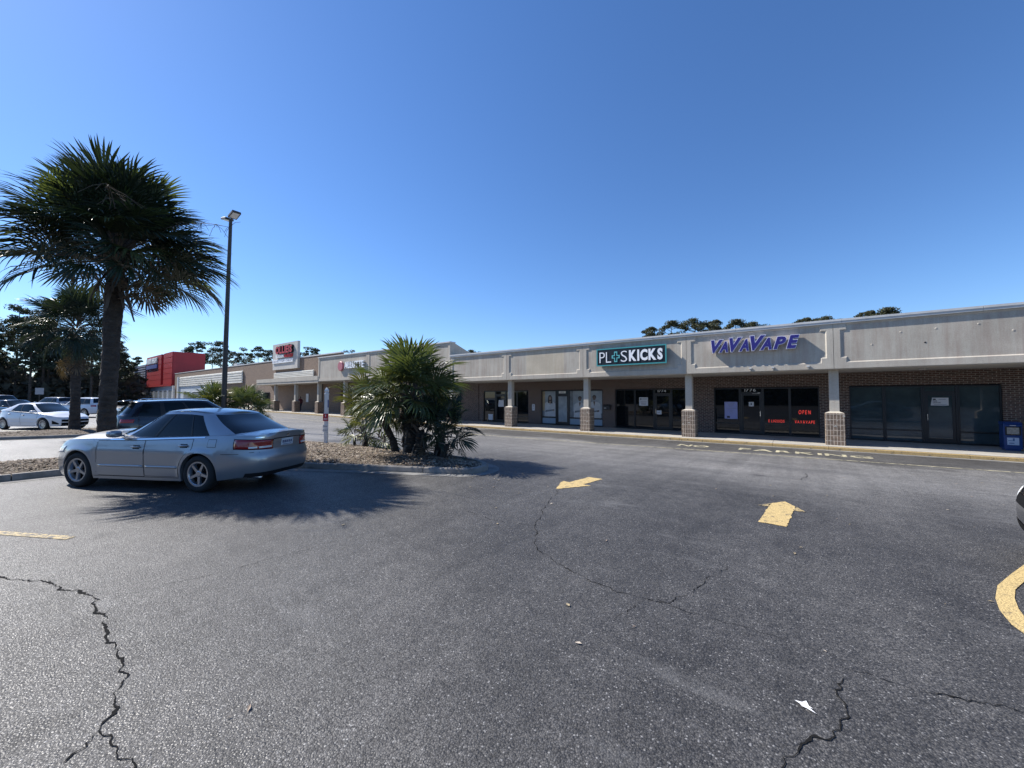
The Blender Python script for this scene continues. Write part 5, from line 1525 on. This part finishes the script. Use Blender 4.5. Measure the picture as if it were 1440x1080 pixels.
TALL = variant(SUV, wb=2.95, W=2.0, rear=[(z, x + 0.25) for z, x in SUV['rear']], front=[(z, x + 0.2) for z, x in SUV['front']], rocker=[(x * 1.1, z + 0.05) for x, z in SUV['rocker']],
    shoulder=[(x * 1.1, z + 0.10) for x, z in SUV['shoulder']], crown=[(x * 1.1, z) for x, z in SUV['crown']],
    house=dict(SUV['house'], b0=0.90, b1=0.72, xw0=1.30, xw1=0.45, xb0=-2.42, xb1=-2.2, zr=[(-2.4, 1.83), (-1.2, 1.88), (-0.3, 1.89), (0.5, 1.85)]), belt=(-2.2, 1.0))
DIAGA = math.atan2(0.466, 0.885)
suv, Cs, puts = make_car('parked_suv', 'dark navy sport utility vehicle behind the silver sedan, its tail to the left', 'car', SUV, CNAVY, (-19.12, 4.78, zg(-19.1, 4.8)), math.pi / 2, 2, rim=RIM)
for sg in (1, -1):
    k = MB(); k.tube([(-1.55, sg * 0.60, 1.655), (-1.4, sg * 0.60, 1.70), (0.1, sg * 0.60, 1.70), (0.25, sg * 0.60, 1.65)], 0.018, 6); puts('roof_rail', k, CHROME)
k = MB(); k.add([(-1.86, -0.6, 1.625), (-2.16, -0.55, 1.60), (-2.16, 0.55, 1.60), (-1.86, 0.6, 1.625), (-1.86, -0.6, 1.66), (-2.16, -0.55, 1.615), (-2.16, 0.55, 1.615), (-1.86, 0.6, 1.66)], [(0, 3, 2, 1), (4, 5, 6, 7), (0, 1, 5, 4), (1, 2, 6, 5), (2, 3, 7, 6), (3, 0, 4, 7)]); puts('spoiler', k, CNAVY)
hat, Ch, puth = make_car('parked_hatchback', 'white hatchback with a black lower grille parked nose-in to the far island', 'car', HATCH, CWHITE, (-34.05, 1.75, 0), DIAGA, 2, spokes=10)
for sg in (1, -1):
    puth('fog_lamp', Ch.patch('f', 0.72, 1.02, lambda t: 0.30 + 0.02 * t, lambda t: 0.36 + 0.16 * t, 0.006, 8, 3, sg), SEAM)
make_car('parked_sedan', 'pale green sedan half hidden behind the thick palm trunk', 'car', variant(SEDAN, plate=None, trimmat=BLACKP), CGREEN, (-34.6, 5.6, 0), DIAGA + math.pi, 1)
make_car('parked_suv', 'white sport utility vehicle parked two rows back between the two palm trunks', 'car', variant(SUV, trimmat=BLACKP), CWHITE, (-51.0, 4.9, 0.08), DIAGA + math.pi, 1)
make_car('parked_suv', 'pale grey crossover parked behind the white hatchback and left of the thin palm trunk', 'car', variant(SUV), CGREY, (-69.5, 4.2, 0.12), DIAGA + math.pi, 1)
make_car('parked_suv', 'tall silver grey wagon at the far left behind the white hatchback', 'car', TALL, CGREY, (-68.0, 0.6, 0.1), DIAGA, 1)
make_car('parked_suv', 'tall white wagon cut off by the left edge behind the white hatchback', 'car', TALL, CWHITE, (-70.0, -3.4, 0.1), DIAGA, 1)
make_car('parked_sedan', 'low black sedan whose roof shows just above the white hatchback', 'car', variant(SEDAN, plate=None), CBLACK, (-46.0, 1.2, 0.12), DIAGA, 1)
make_car('parked_sedan', 'black car whose front corner is cut off by the right edge', 'car', variant(SEDAN, plate=None), CBLACK, (4.18, 6.45, zg(4.2, 6.4)), math.pi - 0.15, 1)

# ------------------------------------------------------------------ palms
def frond(seed, Lp, Lb, droop, nseg=34, mats=None, spread=2.15, ragged=0.06):
    """one fan leaf: stalk along +x, then a costa that arches down carrying pleated pointed segments"""
    r = random.Random(seed); k = MB()
    n = 7; P = []
    for i in range(n + 1):
        t = i / n; P.append(Vector((Lp * t, 0, -droop * 0.35 * Lp * t * t)))
    k.cur = 1
    k.tube(P, [0.030 - 0.017 * i / n for i in range(n + 1)], 5)
    k.cur = 0
    e0 = (P[-1] - P[-2]).normalized()
    ang0 = math.atan2(e0.z, e0.x)
    hub = P[-1]
    def costa(c):       # point and direction along the curved midrib
        a = ang0 - droop * 0.9 * (c / Lb) ** 1.1
        x = hub + Vector((math.cos((ang0 + a) / 2), 0, math.sin((ang0 + a) / 2))) * c
        return x, a
    dphi = 2 * spread / nseg
    for i in range(nseg):
        phi = -spread + (i + 0.5) * dphi + r.gauss(0, ragged * 0.5)
        f = abs(phi) / spread
        c = 0.42 * Lb * max(0, 1 - f) ** 1.3
        o, a = costa(c)
        e = Vector((math.cos(a), 0, math.sin(a))); y = Vector((0, 1, 0)); nn = Vector((-math.sin(a), 0, math.cos(a)))
        lift = 0.38 * abs(math.sin(phi))
        d = (e * math.cos(phi) + y * math.sin(phi) + nn * lift).normalized()
        w = (-e * math.sin(phi) + y * math.cos(phi)).normalized()
        l = (Lb - c * 0.75) * (0.66 + 0.34 * math.cos(phi * 0.55)) * r.uniform(0.9, 1.06)
        dr = r.uniform(0.22, 0.60) * (0.7 + droop)
        rows = []
        for t, hw in ((0.0, 0.006), (0.36, None), (0.64, 0.024), (0.85, 0.013), (1.0, 0.0012)):
            if hw is None: hw = min(0.046, dphi * l * 0.36 * 0.58)
            bend = max(0, t - 0.30) ** 2 * dr * l * 1.5
            q = o + d * (l * t - bend * 0.25) + Vector((0, 0, -1)) * bend
            tw = r.gauss(0, 0.15)
            ww = w * hw; up = nn * hw * (0.55 + tw)
            rows.append([q - ww + up, q, q + ww + up])
        k.grid(rows)
    return k.mesh('frond', mats or [PALM, BOOT])

FR = {}
def frond_set(key, n, Lp, Lb, mats, nseg=34, seed=0, dr=0.85):
    if key not in FR:
        FR[key] = [frond(seed + i, Lp, Lb, 0.10 + dr * i / max(1, n - 1), nseg, mats) for i in range(n)]
    return FR[key]

def put_frond(root, me, pos, az, el, roll, sc, nm='frond'):
    o = bpy.data.objects.new(nm, me); COL.objects.link(o); o.parent = root
    o.location = pos
    o.rotation_euler = (Matrix.Rotation(az, 3, 'Z') @ Matrix.Rotation(-el, 3, 'Y') @ Matrix.Rotation(roll, 3, 'X')).to_euler()
    o.scale = (sc, sc, sc)
    return o

def trunk(root, pts, rads, rough, mat, seed, rings=True):
    r = random.Random(seed); k = MB(); P = []; Rr = []
    n = 60
    rows = []
    for i in range(n + 1):
        t = i / n * (len(pts) - 1); j = min(int(t), len(pts) - 2); f = t - j
        p = Vector(pts[j]).lerp(Vector(pts[j + 1]), f); rd = rads[j] * (1 - f) + rads[j + 1] * f
        row = []
        for q in range(20):
            a = 2 * math.pi * q / 20
            rr_ = rd * (1 + r.gauss(0, rough) + (0.035 if i % 2 else -0.02) * (1 if rings else 0))
            row.append(p + Vector((math.cos(a) * rr_, math.sin(a) * rr_, 0)))
        rows.append(row)
    k.grid(rows, True)
    return k.build('trunk', mat, root, smooth=False, local=True)

def boots(root, top, n, z0, z1, rad, seed, mat=BOOT, ln=0.5, nm='leaf_base'):
    r = random.Random(seed)
    for i in range(n):
        az = i * 2.399 + r.gauss(0, 0.2); z = z0 + (z1 - z0) * (i / n)
        k = MB(); L = ln * r.uniform(0.6, 1.25)
        up = r.uniform(0.15, 1.0); w = r.uniform(0.045, 0.075)
        d = Vector((math.cos(az), math.sin(az), 0)); s = Vector((-d.y, d.x, 0))
        rows = []
        hang = r.random() < 0.45
        for t in (0, 0.3, 0.65, 1.0):
            c = d * (rad * 0.8 + L * t * (0.55 if not hang else 0.35 + 0.1 * t)) + Vector((0, 0, (L * t * up if not hang else L * (0.4 * t - 1.3 * t * t))))
            ww = w * (1 - 0.62 * t)
            rows.append([c - s * ww, c - s * ww * 0.5 - d * 0.018, c + s * ww * 0.5 - d * 0.018, c + s * ww, c + d * 0.012])
        k.grid(rows, True)
        o = k.build(nm, mat, root, local=True); o.location = (top[0], top[1], z)

def crown(root, hub, n, lens, el_lo, el_hi, fr, seed, sc=(0.85, 1.08), skew=None, drop=0.9, rise=0.30, top_short=0.0):
    r = random.Random(seed)
    for i in range(n):
        t = (i + 0.5) / n
        el = el_lo + (el_hi - el_lo) * (t ** drop)
        az = i * 2.39996 + r.gauss(0, 0.25)
        q = int((1 - t) * (len(fr) - 1) + r.gauss(0, 1.2)); q = max(0, min(len(fr) - 1, q))
        s_ = r.uniform(*sc) * (1 - top_short * max(0, math.sin(el)))
        put_frond(root, fr[q], (hub[0] + 0.10 * math.cos(az), hub[1] + 0.10 * math.sin(az), hub[2] + rise * (t - 0.35)), az, el + r.gauss(0, 0.09), r.gauss(0, 0.45), s_)

# big palm in the near bed
px, py = -13.95, 1.72
big = empty('cabbage_palm', (px, py, bed1(px, py) - 0.02), 0, 'big dark fan palm towering behind the silver sedan, its shadow across the asphalt', 'palm tree')
trunk(big, [(0, 0, -0.2), (0.0, 0, 0.3), (0.02, 0.01, 1.5), (0.04, 0.03, 3.0), (0.07, 0.05, 4.1), (0.10, 0.07, 5.2)], [0.21, 0.185, 0.165, 0.16, 0.185, 0.15], 0.03, BARKP, 1)
boots(big, (0.08, 0.06), 46, 4.05, 5.1, 0.17, 2, ln=0.55)
f1 = frond_set('big', 10, 0.98, 1.18, [PALMD, BOOT], 42, 100, 0.55)
f1b = frond_set('bigy', 6, 0.98, 1.15, [PALM, BOOT], 40, 200, 0.5)
crown(big, (0.10, 0.07, 5.20), 88, None, R(9), R(86), f1, 3, (0.84, 1.12), rise=0.85, top_short=0.10)
crown(big, (0.10, 0.07, 5.0), 9, None, R(-6), R(8), f1[3:], 35, (0.80, 1.0), rise=0.15)
crown(big, (0.10, 0.07, 5.30), 24, None, R(10), R(84), f1b, 4, (0.85, 1.1), rise=0.75, top_short=0.10)
fd = frond_set('dead', 3, 0.75, 0.75, [DEADP, BOOT], 22, 300)
r = random.Random(5)
for i in range(4): put_frond(big, fd[i % 3], (0.08, 0.06, 4.8), i * 1.5 + 0.4, R(-50 + r.uniform(-12, 25)), r.gauss(0, 0.5), r.uniform(0.6, 0.9), 'dry_frond')
k = MB()   # old flower stalk reaching out of the crown
rr2 = random.Random(9)
for j in range(3):
    base = Vector((0.15, 0.1, 5.3)); a = (0.55, -0.2, 2.6)[j]
    P = [base + Vector((math.cos(a) * t * 3.0, math.sin(a) * t * 3.0, 1.9 * t - 1.4 * t * t)) for t in np.linspace(0, 1, 9)]
    k.tube(P, [0.018 - 0.0018 * i for i in range(9)], 4)
    for p in P[4:]:
        for q in range(5):
            e = p + Vector((rr2.gauss(0, 0.22), rr2.gauss(0, 0.22), -rr2.uniform(0.05, 0.35)))
            k.tube([p, p.lerp(e, 0.5) + Vector((0, 0, 0.05)), e], 0.005, 3)
k.build('flower_stalk', DEADP, big, local=True)

# thinner palm on the far island
px, py = -27.6, 2.35
p2 = empty('cabbage_palm', (px, py, bed2(px, py) - 0.02), 0, 'smaller fan palm standing on the far island in front of the white hatchback', 'palm tree')
trunk(p2, [(0, 0, -0.2), (0.0, 0, 0.25), (0.02, 0, 1.4), (-0.05, -0.02, 2.8), (-0.08, -0.05, 4.3)], [0.26, 0.19, 0.165, 0.17, 0.15], 0.035, BARKP, 6)
boots(p2, (-0.06, -0.03), 18, 3.0, 4.2, 0.16, 7, ln=0.4)
f2 = frond_set('mid', 8, 0.75, 0.98, [PALMD, BOOT], 32, 400)
crown(p2, (-0.08, -0.05, 4.75), 64, None, R(-24), R(86), f2, 8, (0.78, 1.10), rise=0.9)
for i in range(6): put_frond(p2, fd[i % 3], (-0.07, -0.04, 3.9), i * 1.05, R(-62 + r.uniform(-12, 20)), r.gauss(0, 0.5), r.uniform(0.8, 1.1), 'dry_frond')

# palm clump at the tip of the near bed
fg = frond_set('clump', 9, 0.62, 0.92, [PALM, BOOT], 34, 500)
fy = frond_set('clumpy', 6, 0.55, 0.80, [PALMY, BOOT], 28, 600)
fsml = frond_set('sap', 5, 0.42, 0.62, [PALMY, BOOT], 20, 700)
fdk = frond_set('shade', 6, 0.42, 0.62, [PALMD, BOOT], 26, 800)  # shade on the short palms put into a darker leaf colour
def palm(x, y, bed, label, th, tr, n, fr, seed, el=(-45, 85), sc=(0.8, 1.1), lean=(0, 0), bt=14, group=None, bl=0.34, extra=None, dry=3):
    t = empty('cabbage_palm', (x, y, bed(x, y) - 0.02), 0, label, 'palm tree', group)
    lx, ly = lean
    trunk(t, [(0, 0, -0.15), (lx * 0.2, ly * 0.2, th * 0.3), (lx * 0.6, ly * 0.6, th * 0.7), (lx, ly, th)], [tr * 1.15, tr, tr * 1.05, tr * 0.7], 0.07, BARKP, seed, False)
    if bt: boots(t, (lx * 0.6, ly * 0.6), bt, th * 0.12, th * 0.98, tr * 0.95, seed + 1, ln=bl)
    crown(t, (lx, ly, th), n, None, R(el[0]), R(el[1]), fr, seed + 2, sc)
    if extra: crown(t, (lx, ly, th), extra[1], None, R(-10), R(80), extra[0], seed + 3, sc)
    for i in range(dry): put_frond(t, fd[i % 3], (lx, ly, th * 0.9), i * 2.1 + seed, R(-60), 0.3 * i, 0.6, 'dry_frond')
    return t
palm(-8.75, 7.05, bed1, 'bushy fan palm with a thick shaggy trunk, largest of the near clump', 1.60, 0.22, 38, fg, 20, (-8, 86), (0.85, 1.12), (-0.05, -0.03), 26, extra=(fy, 8))
palm(-9.25, 6.95, bed1, 'yellowish palm crown leaning left out of the clump over the two saplings', 1.25, 0.10, 13, fy, 30, (0, 70), (0.8, 1.05), (-0.65, -0.30), 8, dry=0)
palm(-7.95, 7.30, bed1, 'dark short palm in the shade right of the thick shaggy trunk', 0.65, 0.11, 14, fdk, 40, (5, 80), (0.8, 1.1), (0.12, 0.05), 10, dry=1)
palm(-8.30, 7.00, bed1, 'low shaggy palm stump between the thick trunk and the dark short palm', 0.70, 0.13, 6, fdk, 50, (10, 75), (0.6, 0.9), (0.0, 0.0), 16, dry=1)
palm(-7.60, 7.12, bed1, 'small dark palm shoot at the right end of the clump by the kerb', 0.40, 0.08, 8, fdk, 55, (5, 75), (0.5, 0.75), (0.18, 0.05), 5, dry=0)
palm(-11.75, 7.55, bed1, 'yellow green palm sapling, the larger of the two left of the clump', 0.42, 0.07, 11, fsml, 60, (0, 84), (0.85, 1.25), (0, 0), 4, bl=0.16, dry=0)
palm(-12.55, 7.62, bed1, 'thin palm sapling, the smaller of the two left of the clump', 0.30, 0.045, 6, fsml, 70, (10, 80), (0.55, 0.85), (0, 0), 2, bl=0.12, dry=0)
# bushy palms around the foot of the light pole
palm(-27.6, 7.6, bed2, 'round bushy palm left of the light pole on the far island', 0.75, 0.18, 30, fg, 80, (-35, 86), (0.85, 1.1), (0, 0), 8, extra=(fy, 9), dry=0)
palm(-26.9, 9.2, bed2, 'round bushy palm right of the light pole on the far island', 0.75, 0.22, 28, fg, 90, (-35, 86), (0.8, 1.05), (0, 0), 8, extra=(fy, 8), dry=1)

# ------------------------------------------------------------------ pines
def pine_meshes(seed, H, c0, spread, nclump, leaf, per, broad=False):
    r = random.Random(seed); rs = np.random.RandomState(seed)
    tk = MB(); cr = MB()
    lean = (r.gauss(0, 0.25), r.gauss(0, 0.25))
    pts = [(lean[0] * t * t, lean[1] * t * t, H * t) for t in np.linspace(0, 0.97, 9)]
    tk.tube([(pts[0][0], pts[0][1], -0.5)] + pts, [0.26] + [0.24 * (1 - 0.8 * i / 8) for i in range(9)], 7)
    clumps = []
    for i in range(nclump):
        t = r.random() ** 0.85
        z = H * (c0 + (1 - c0) * t)
        if broad: env = spread * (1 - 0.75 * max(0, (t - 0.45) / 0.55) ** 1.6) * (0.55 + 0.45 * min(1, t / 0.3))
        else: env = spread * (1.05 - 0.80 * t) * (0.6 + 0.4 * min(1, t / 0.2))
        a = i * 2.4 + r.gauss(0, 0.4); d = env * math.sqrt(r.uniform(0.12, 1))
        c = Vector((lean[0] * (z / H) ** 2 + d * math.cos(a), lean[1] * (z / H) ** 2 + d * math.sin(a), z))
        s = r.uniform(0.55, 1.15) * spread * 0.30
        clumps.append((c, s))
        b = Vector((lean[0] * ((z - d * 0.5) / H) ** 2, lean[1] * ((z - d * 0.5) / H) ** 2, max(H * 0.3, z - d * 0.45)))
        tk.tube([b, b.lerp(c, 0.55) + Vector((0, 0, -0.08 * d)), c], [0.06, 0.045, 0.02], 4, cap=False)
    for c, s in clumps:
        n = per
        u = rs.normal(size=(n, 3)); u /= np.linalg.norm(u, axis=1)[:, None]
        rad = rs.rand(n) ** 0.4
        P = np.array(c) + u * rad[:, None] * np.array([s, s, s * 0.55])
        d1 = rs.normal(size=(n, 3)); d1 /= np.linalg.norm(d1, axis=1)[:, None]
        d2 = np.cross(d1, rs.normal(size=(n, 3))); d2 /= np.linalg.norm(d2, axis=1)[:, None]
        L = leaf * (0.6 + 0.8 * rs.rand(n))[:, None]
        a_, b_, c_ = P + d1 * L, P - d1 * L * 0.4 + d2 * L * 0.45, P - d1 * L * 0.4 - d2 * L * 0.45
        b0 = len(cr.v)
        cr.v.extend(map(tuple, np.stack([a_, b_, c_], 1).reshape(-1, 3)))
        for i in range(n): cr.f.append((b0 + 3 * i, b0 + 3 * i + 1, b0 + 3 * i + 2)); cr.m.append(0)
    return tk.mesh('trunk', PBARK), cr.mesh('crown', PINE)

PV = [pine_meshes(11 + i, 17 + 1.2 * i, (0.42, 0.5, 0.38, 0.55)[i], 3.0 + 0.3 * i, 42, 0.26, 90) for i in range(4)]
PB = [pine_meshes(31 + i, 18.0, 0.66, 3.3 + 0.3 * i, 34, 0.22, 150, True) for i in range(3)]
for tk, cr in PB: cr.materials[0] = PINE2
PF = [pine_meshes(51 + i, 22.0, 0.60, 3.6 + 0.5 * i, 26, 0.34, 75, True) for i in range(3)]
def pine(x, y, var, sc, rz, label, group, z=0.0):
    t = empty('pine_tree', (x, y, z), rz, label, 'tree', group)
    t.scale = (sc, sc, sc * 1.0)
    for nm, me in zip(('trunk', 'crown'), var):
        o = bpy.data.objects.new(nm, me); COL.objects.link(o); o.parent = t
    return t
r = random.Random(77)
# wood beyond the far side of the lot
for i in range(34):
    t = i / 33
    x = -112 - r.uniform(0, 26) - 6 * (i % 2); y = min(19.5 + (abs(x) - 112) * 0.1, -16 + 37 * t + r.gauss(0, 1.0))
    hgt = 1.0 - 0.34 * ss(9, 20, y)
    pine(x, y, PV[i % 4], hgt * r.uniform(0.86, 1.06), r.uniform(0, 6.3), 'tall dark pine in the wood at the far left edge of the parking lot', 'pines in the wood beyond the lot')
# umbrella crowns behind the red store and the discount store
ORD = ['first', 'second', 'third', 'fourth', 'fifth', 'sixth', 'seventh', 'eighth', 'ninth', 'tenth', 'eleventh', 'twelfth']
for i, (pxl, top) in enumerate(((262, 488), (275, 478), (297, 481), (309, 480), (330, 493), (343, 489), (362, 487), (377, 490), (432, 487), (441, 490), (466, 497), (490, 492))):
    Z = 150 + 5 * (i % 3)
    X = (pxl - 720) / 542 * Z
    x = X * 0.803 - Z * 0.596; y = X * 0.596 + Z * 0.803
    h = 1.75 + (559 - top) / 542 * Z
    lab = ('%s umbrella pine from the left, rising behind the red store' % ORD[i]) if i < 4 else ('%s umbrella pine right of the light pole, behind the discount store' % ORD[i - 4]) if i < 8 else ('%s pine right of the tall store sign, just above the roofs' % ORD[i - 8])
    pine(x, y, PF[i % 3], h / 22.3, i * 1.3, lab, 'pines behind the stores')
# sunlit crowns over the roof on the right
for i, (pxl, top) in enumerate(((916, 459), (946, 450), (978, 446), (1006, 449), (1037, 448), (1062, 451), (1133, 446), (1152, 447), (1166, 443), (1222, 436), (1252, 431), (664, 491))):
    Z = 78 + 3 * (i % 2)
    X = (pxl - 720) / 542 * Z
    x = X * 0.803 - Z * 0.596; y = X * 0.596 + Z * 0.803
    h = 1.75 + (559 - top) / 542 * Z
    lab = ('%s pine crown from the left in the row between the two shop signs' % ORD[i]) if i < 6 else ('%s pine crown from the left of the three over the end of the purple letters' % ORD[i - 6]) if i < 9 else ('%s of the two pine crowns over the blank panel on the right' % ('left' if i == 9 else 'right')) if i < 11 else 'lone pine crown peeping over the roof beside the raised shop block'
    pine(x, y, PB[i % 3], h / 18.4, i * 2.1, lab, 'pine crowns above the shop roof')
# undergrowth below the wood, and the wood on the far side behind the photographer
def mass(nm, boxes, n, leaf, seed, mat, label):
    rs = np.random.RandomState(seed); k = MB(); tot = sum((b[1] - b[0]) * (b[3] - b[2]) + 60 for b in boxes)
    for b in boxes:
        m = int(n / len(boxes))
        P = np.stack([b[0] + (b[1] - b[0]) * rs.rand(m), b[2] + (b[3] - b[2]) * rs.rand(m), np.zeros(m)], 1)
        hh = b[4] * (0.55 + 0.45 * np.sin(P[:, 0] * 0.9 + P[:, 1] * 0.55) * np.sin(P[:, 1] * 0.31 + 1.3))
        P[:, 2] = hh * rs.rand(m) ** 0.8
        d1 = rs.normal(size=(m, 3)); d1 /= np.linalg.norm(d1, axis=1)[:, None]
        d2 = np.cross(d1, rs.normal(size=(m, 3))); d2 /= np.linalg.norm(d2, axis=1)[:, None]
        L = leaf * (0.5 + rs.rand(m))[:, None]
        b0 = len(k.v)
        k.v.extend(map(tuple, np.stack([P + d1 * L, P + d2 * L, P - d1 * L * 0.5 - d2 * L * 0.5], 1).reshape(-1, 3)))
        for i in range(m): k.f.append((b0 + 3 * i, b0 + 3 * i + 1, b0 + 3 * i + 2)); k.m.append(0)
    o = k.build(nm, mat); o['kind'] = 'stuff'; o['label'] = label
    return o
mass('undergrowth', [(-150, -118, -16, 21, 7.0), (-178, -150, -20, 25, 12.0), (-150, -138, -18, 22, 8.0)], 66000, 0.85, 5, SHRUB, 'dense dark undergrowth under the pines beyond the lot')
b_ = mass('far_wood', [(-60, 60, -62, -55, 11.0)], 9000, 1.4, 6, PINE, 'wood on the other side of the lot, seen only as reflections')

# ------------------------------------------------------------------ person outside the discount store
def person(x, y, z, rz):
    t = empty('person', (x, y, z), rz, 'person in a dark red top and blue trousers walking under the store canopy', 'person')
    V = {}; order = []; E_ = []; Rd = []
    def v(n, p, rr_): V[n] = len(order); order.append(p); Rd.append(rr_)
    v('pel', (0, 0, 0.95), 0.15); v('wai', (0, 0, 1.12), 0.135); v('che', (0, 0.01, 1.33), 0.16); v('nk0', (0, 0.01, 1.47), 0.075); v('nk', (0, 0.01, 1.54), 0.055); v('hd', (0, 0.03, 1.65), 0.092); v('hd2', (0, 0.03, 1.73), 0.075)
    for s, n in ((1, 'l'), (-1, 'r')):
        v('h' + n, (s * 0.10, 0, 0.90), 0.10); v('k' + n, (s * 0.11, s * 0.13, 0.49), 0.065); v('a' + n, (s * 0.11, s * 0.05, 0.09), 0.045); v('f' + n, (s * 0.12, s * 0.05 + 0.17, 0.035), 0.036)
        v('s' + n, (s * 0.19, 0.01, 1.41), 0.065); v('e' + n, (s * 0.25, -s * 0.06, 1.13), 0.045); v('w' + n, (s * 0.25, -s * 0.02 + 0.08, 0.90), 0.034); v('d' + n, (s * 0.25, -s * 0.02 + 0.12, 0.80), 0.032)
        E_.extend([('pel', 'h' + n), ('h' + n, 'k' + n), ('k' + n, 'a' + n), ('a' + n, 'f' + n), ('che', 's' + n), ('s' + n, 'e' + n), ('e' + n, 'w' + n), ('w' + n, 'd' + n)])
    E_ += [('pel', 'wai'), ('wai', 'che'), ('che', 'nk0'), ('nk0', 'nk'), ('nk', 'hd'), ('hd', 'hd2')]
    me = bpy.data.meshes.new('body'); me.from_pydata(order, [(V[a], V[b]) for a, b in E_], [])
    o = bpy.data.objects.new('body', me); COL.objects.link(o)
    m = o.modifiers.new('skin', 'SKIN')
    for i, sv in enumerate(me.skin_vertices[0].data):
        sv.radius = (Rd[i], Rd[i]); sv.use_root = (i == 0)
    o.modifiers.new('sub', 'SUBSURF').levels = 2
    dg = bpy.context.evaluated_depsgraph_get()
    nm = bpy.data.meshes.new_from_object(o.evaluated_get(dg)); bpy.data.objects.remove(o)
    for mm in (pm('dark red cloth', (0.10, 0.018, 0.03), 0.85), pm('blue trousers', (0.018, 0.024, 0.055), 0.85), pm('skin', (0.24, 0.14, 0.10), 0.6), pm('dark hair', (0.018, 0.014, 0.012), 0.7), BLACKP): nm.materials.append(mm)
    for p in nm.polygons:
        c = p.center
        p.use_smooth = True
        p.material_index = 3 if (c.z > 1.70 or (c.z > 1.58 and c.y < 0.0)) else 2 if c.z > 1.50 or (abs(c.x) > 0.2 and c.z < 0.93) else 0 if c.z > 0.93 else 1 if c.z > 0.10 else 4
    nm.name = 'body'
    b = bpy.data.objects.new('body', nm); COL.objects.link(b); b.parent = t
    return t
person(-46.6, 21.4, zsw(-46.6) + 0.01, R(100))
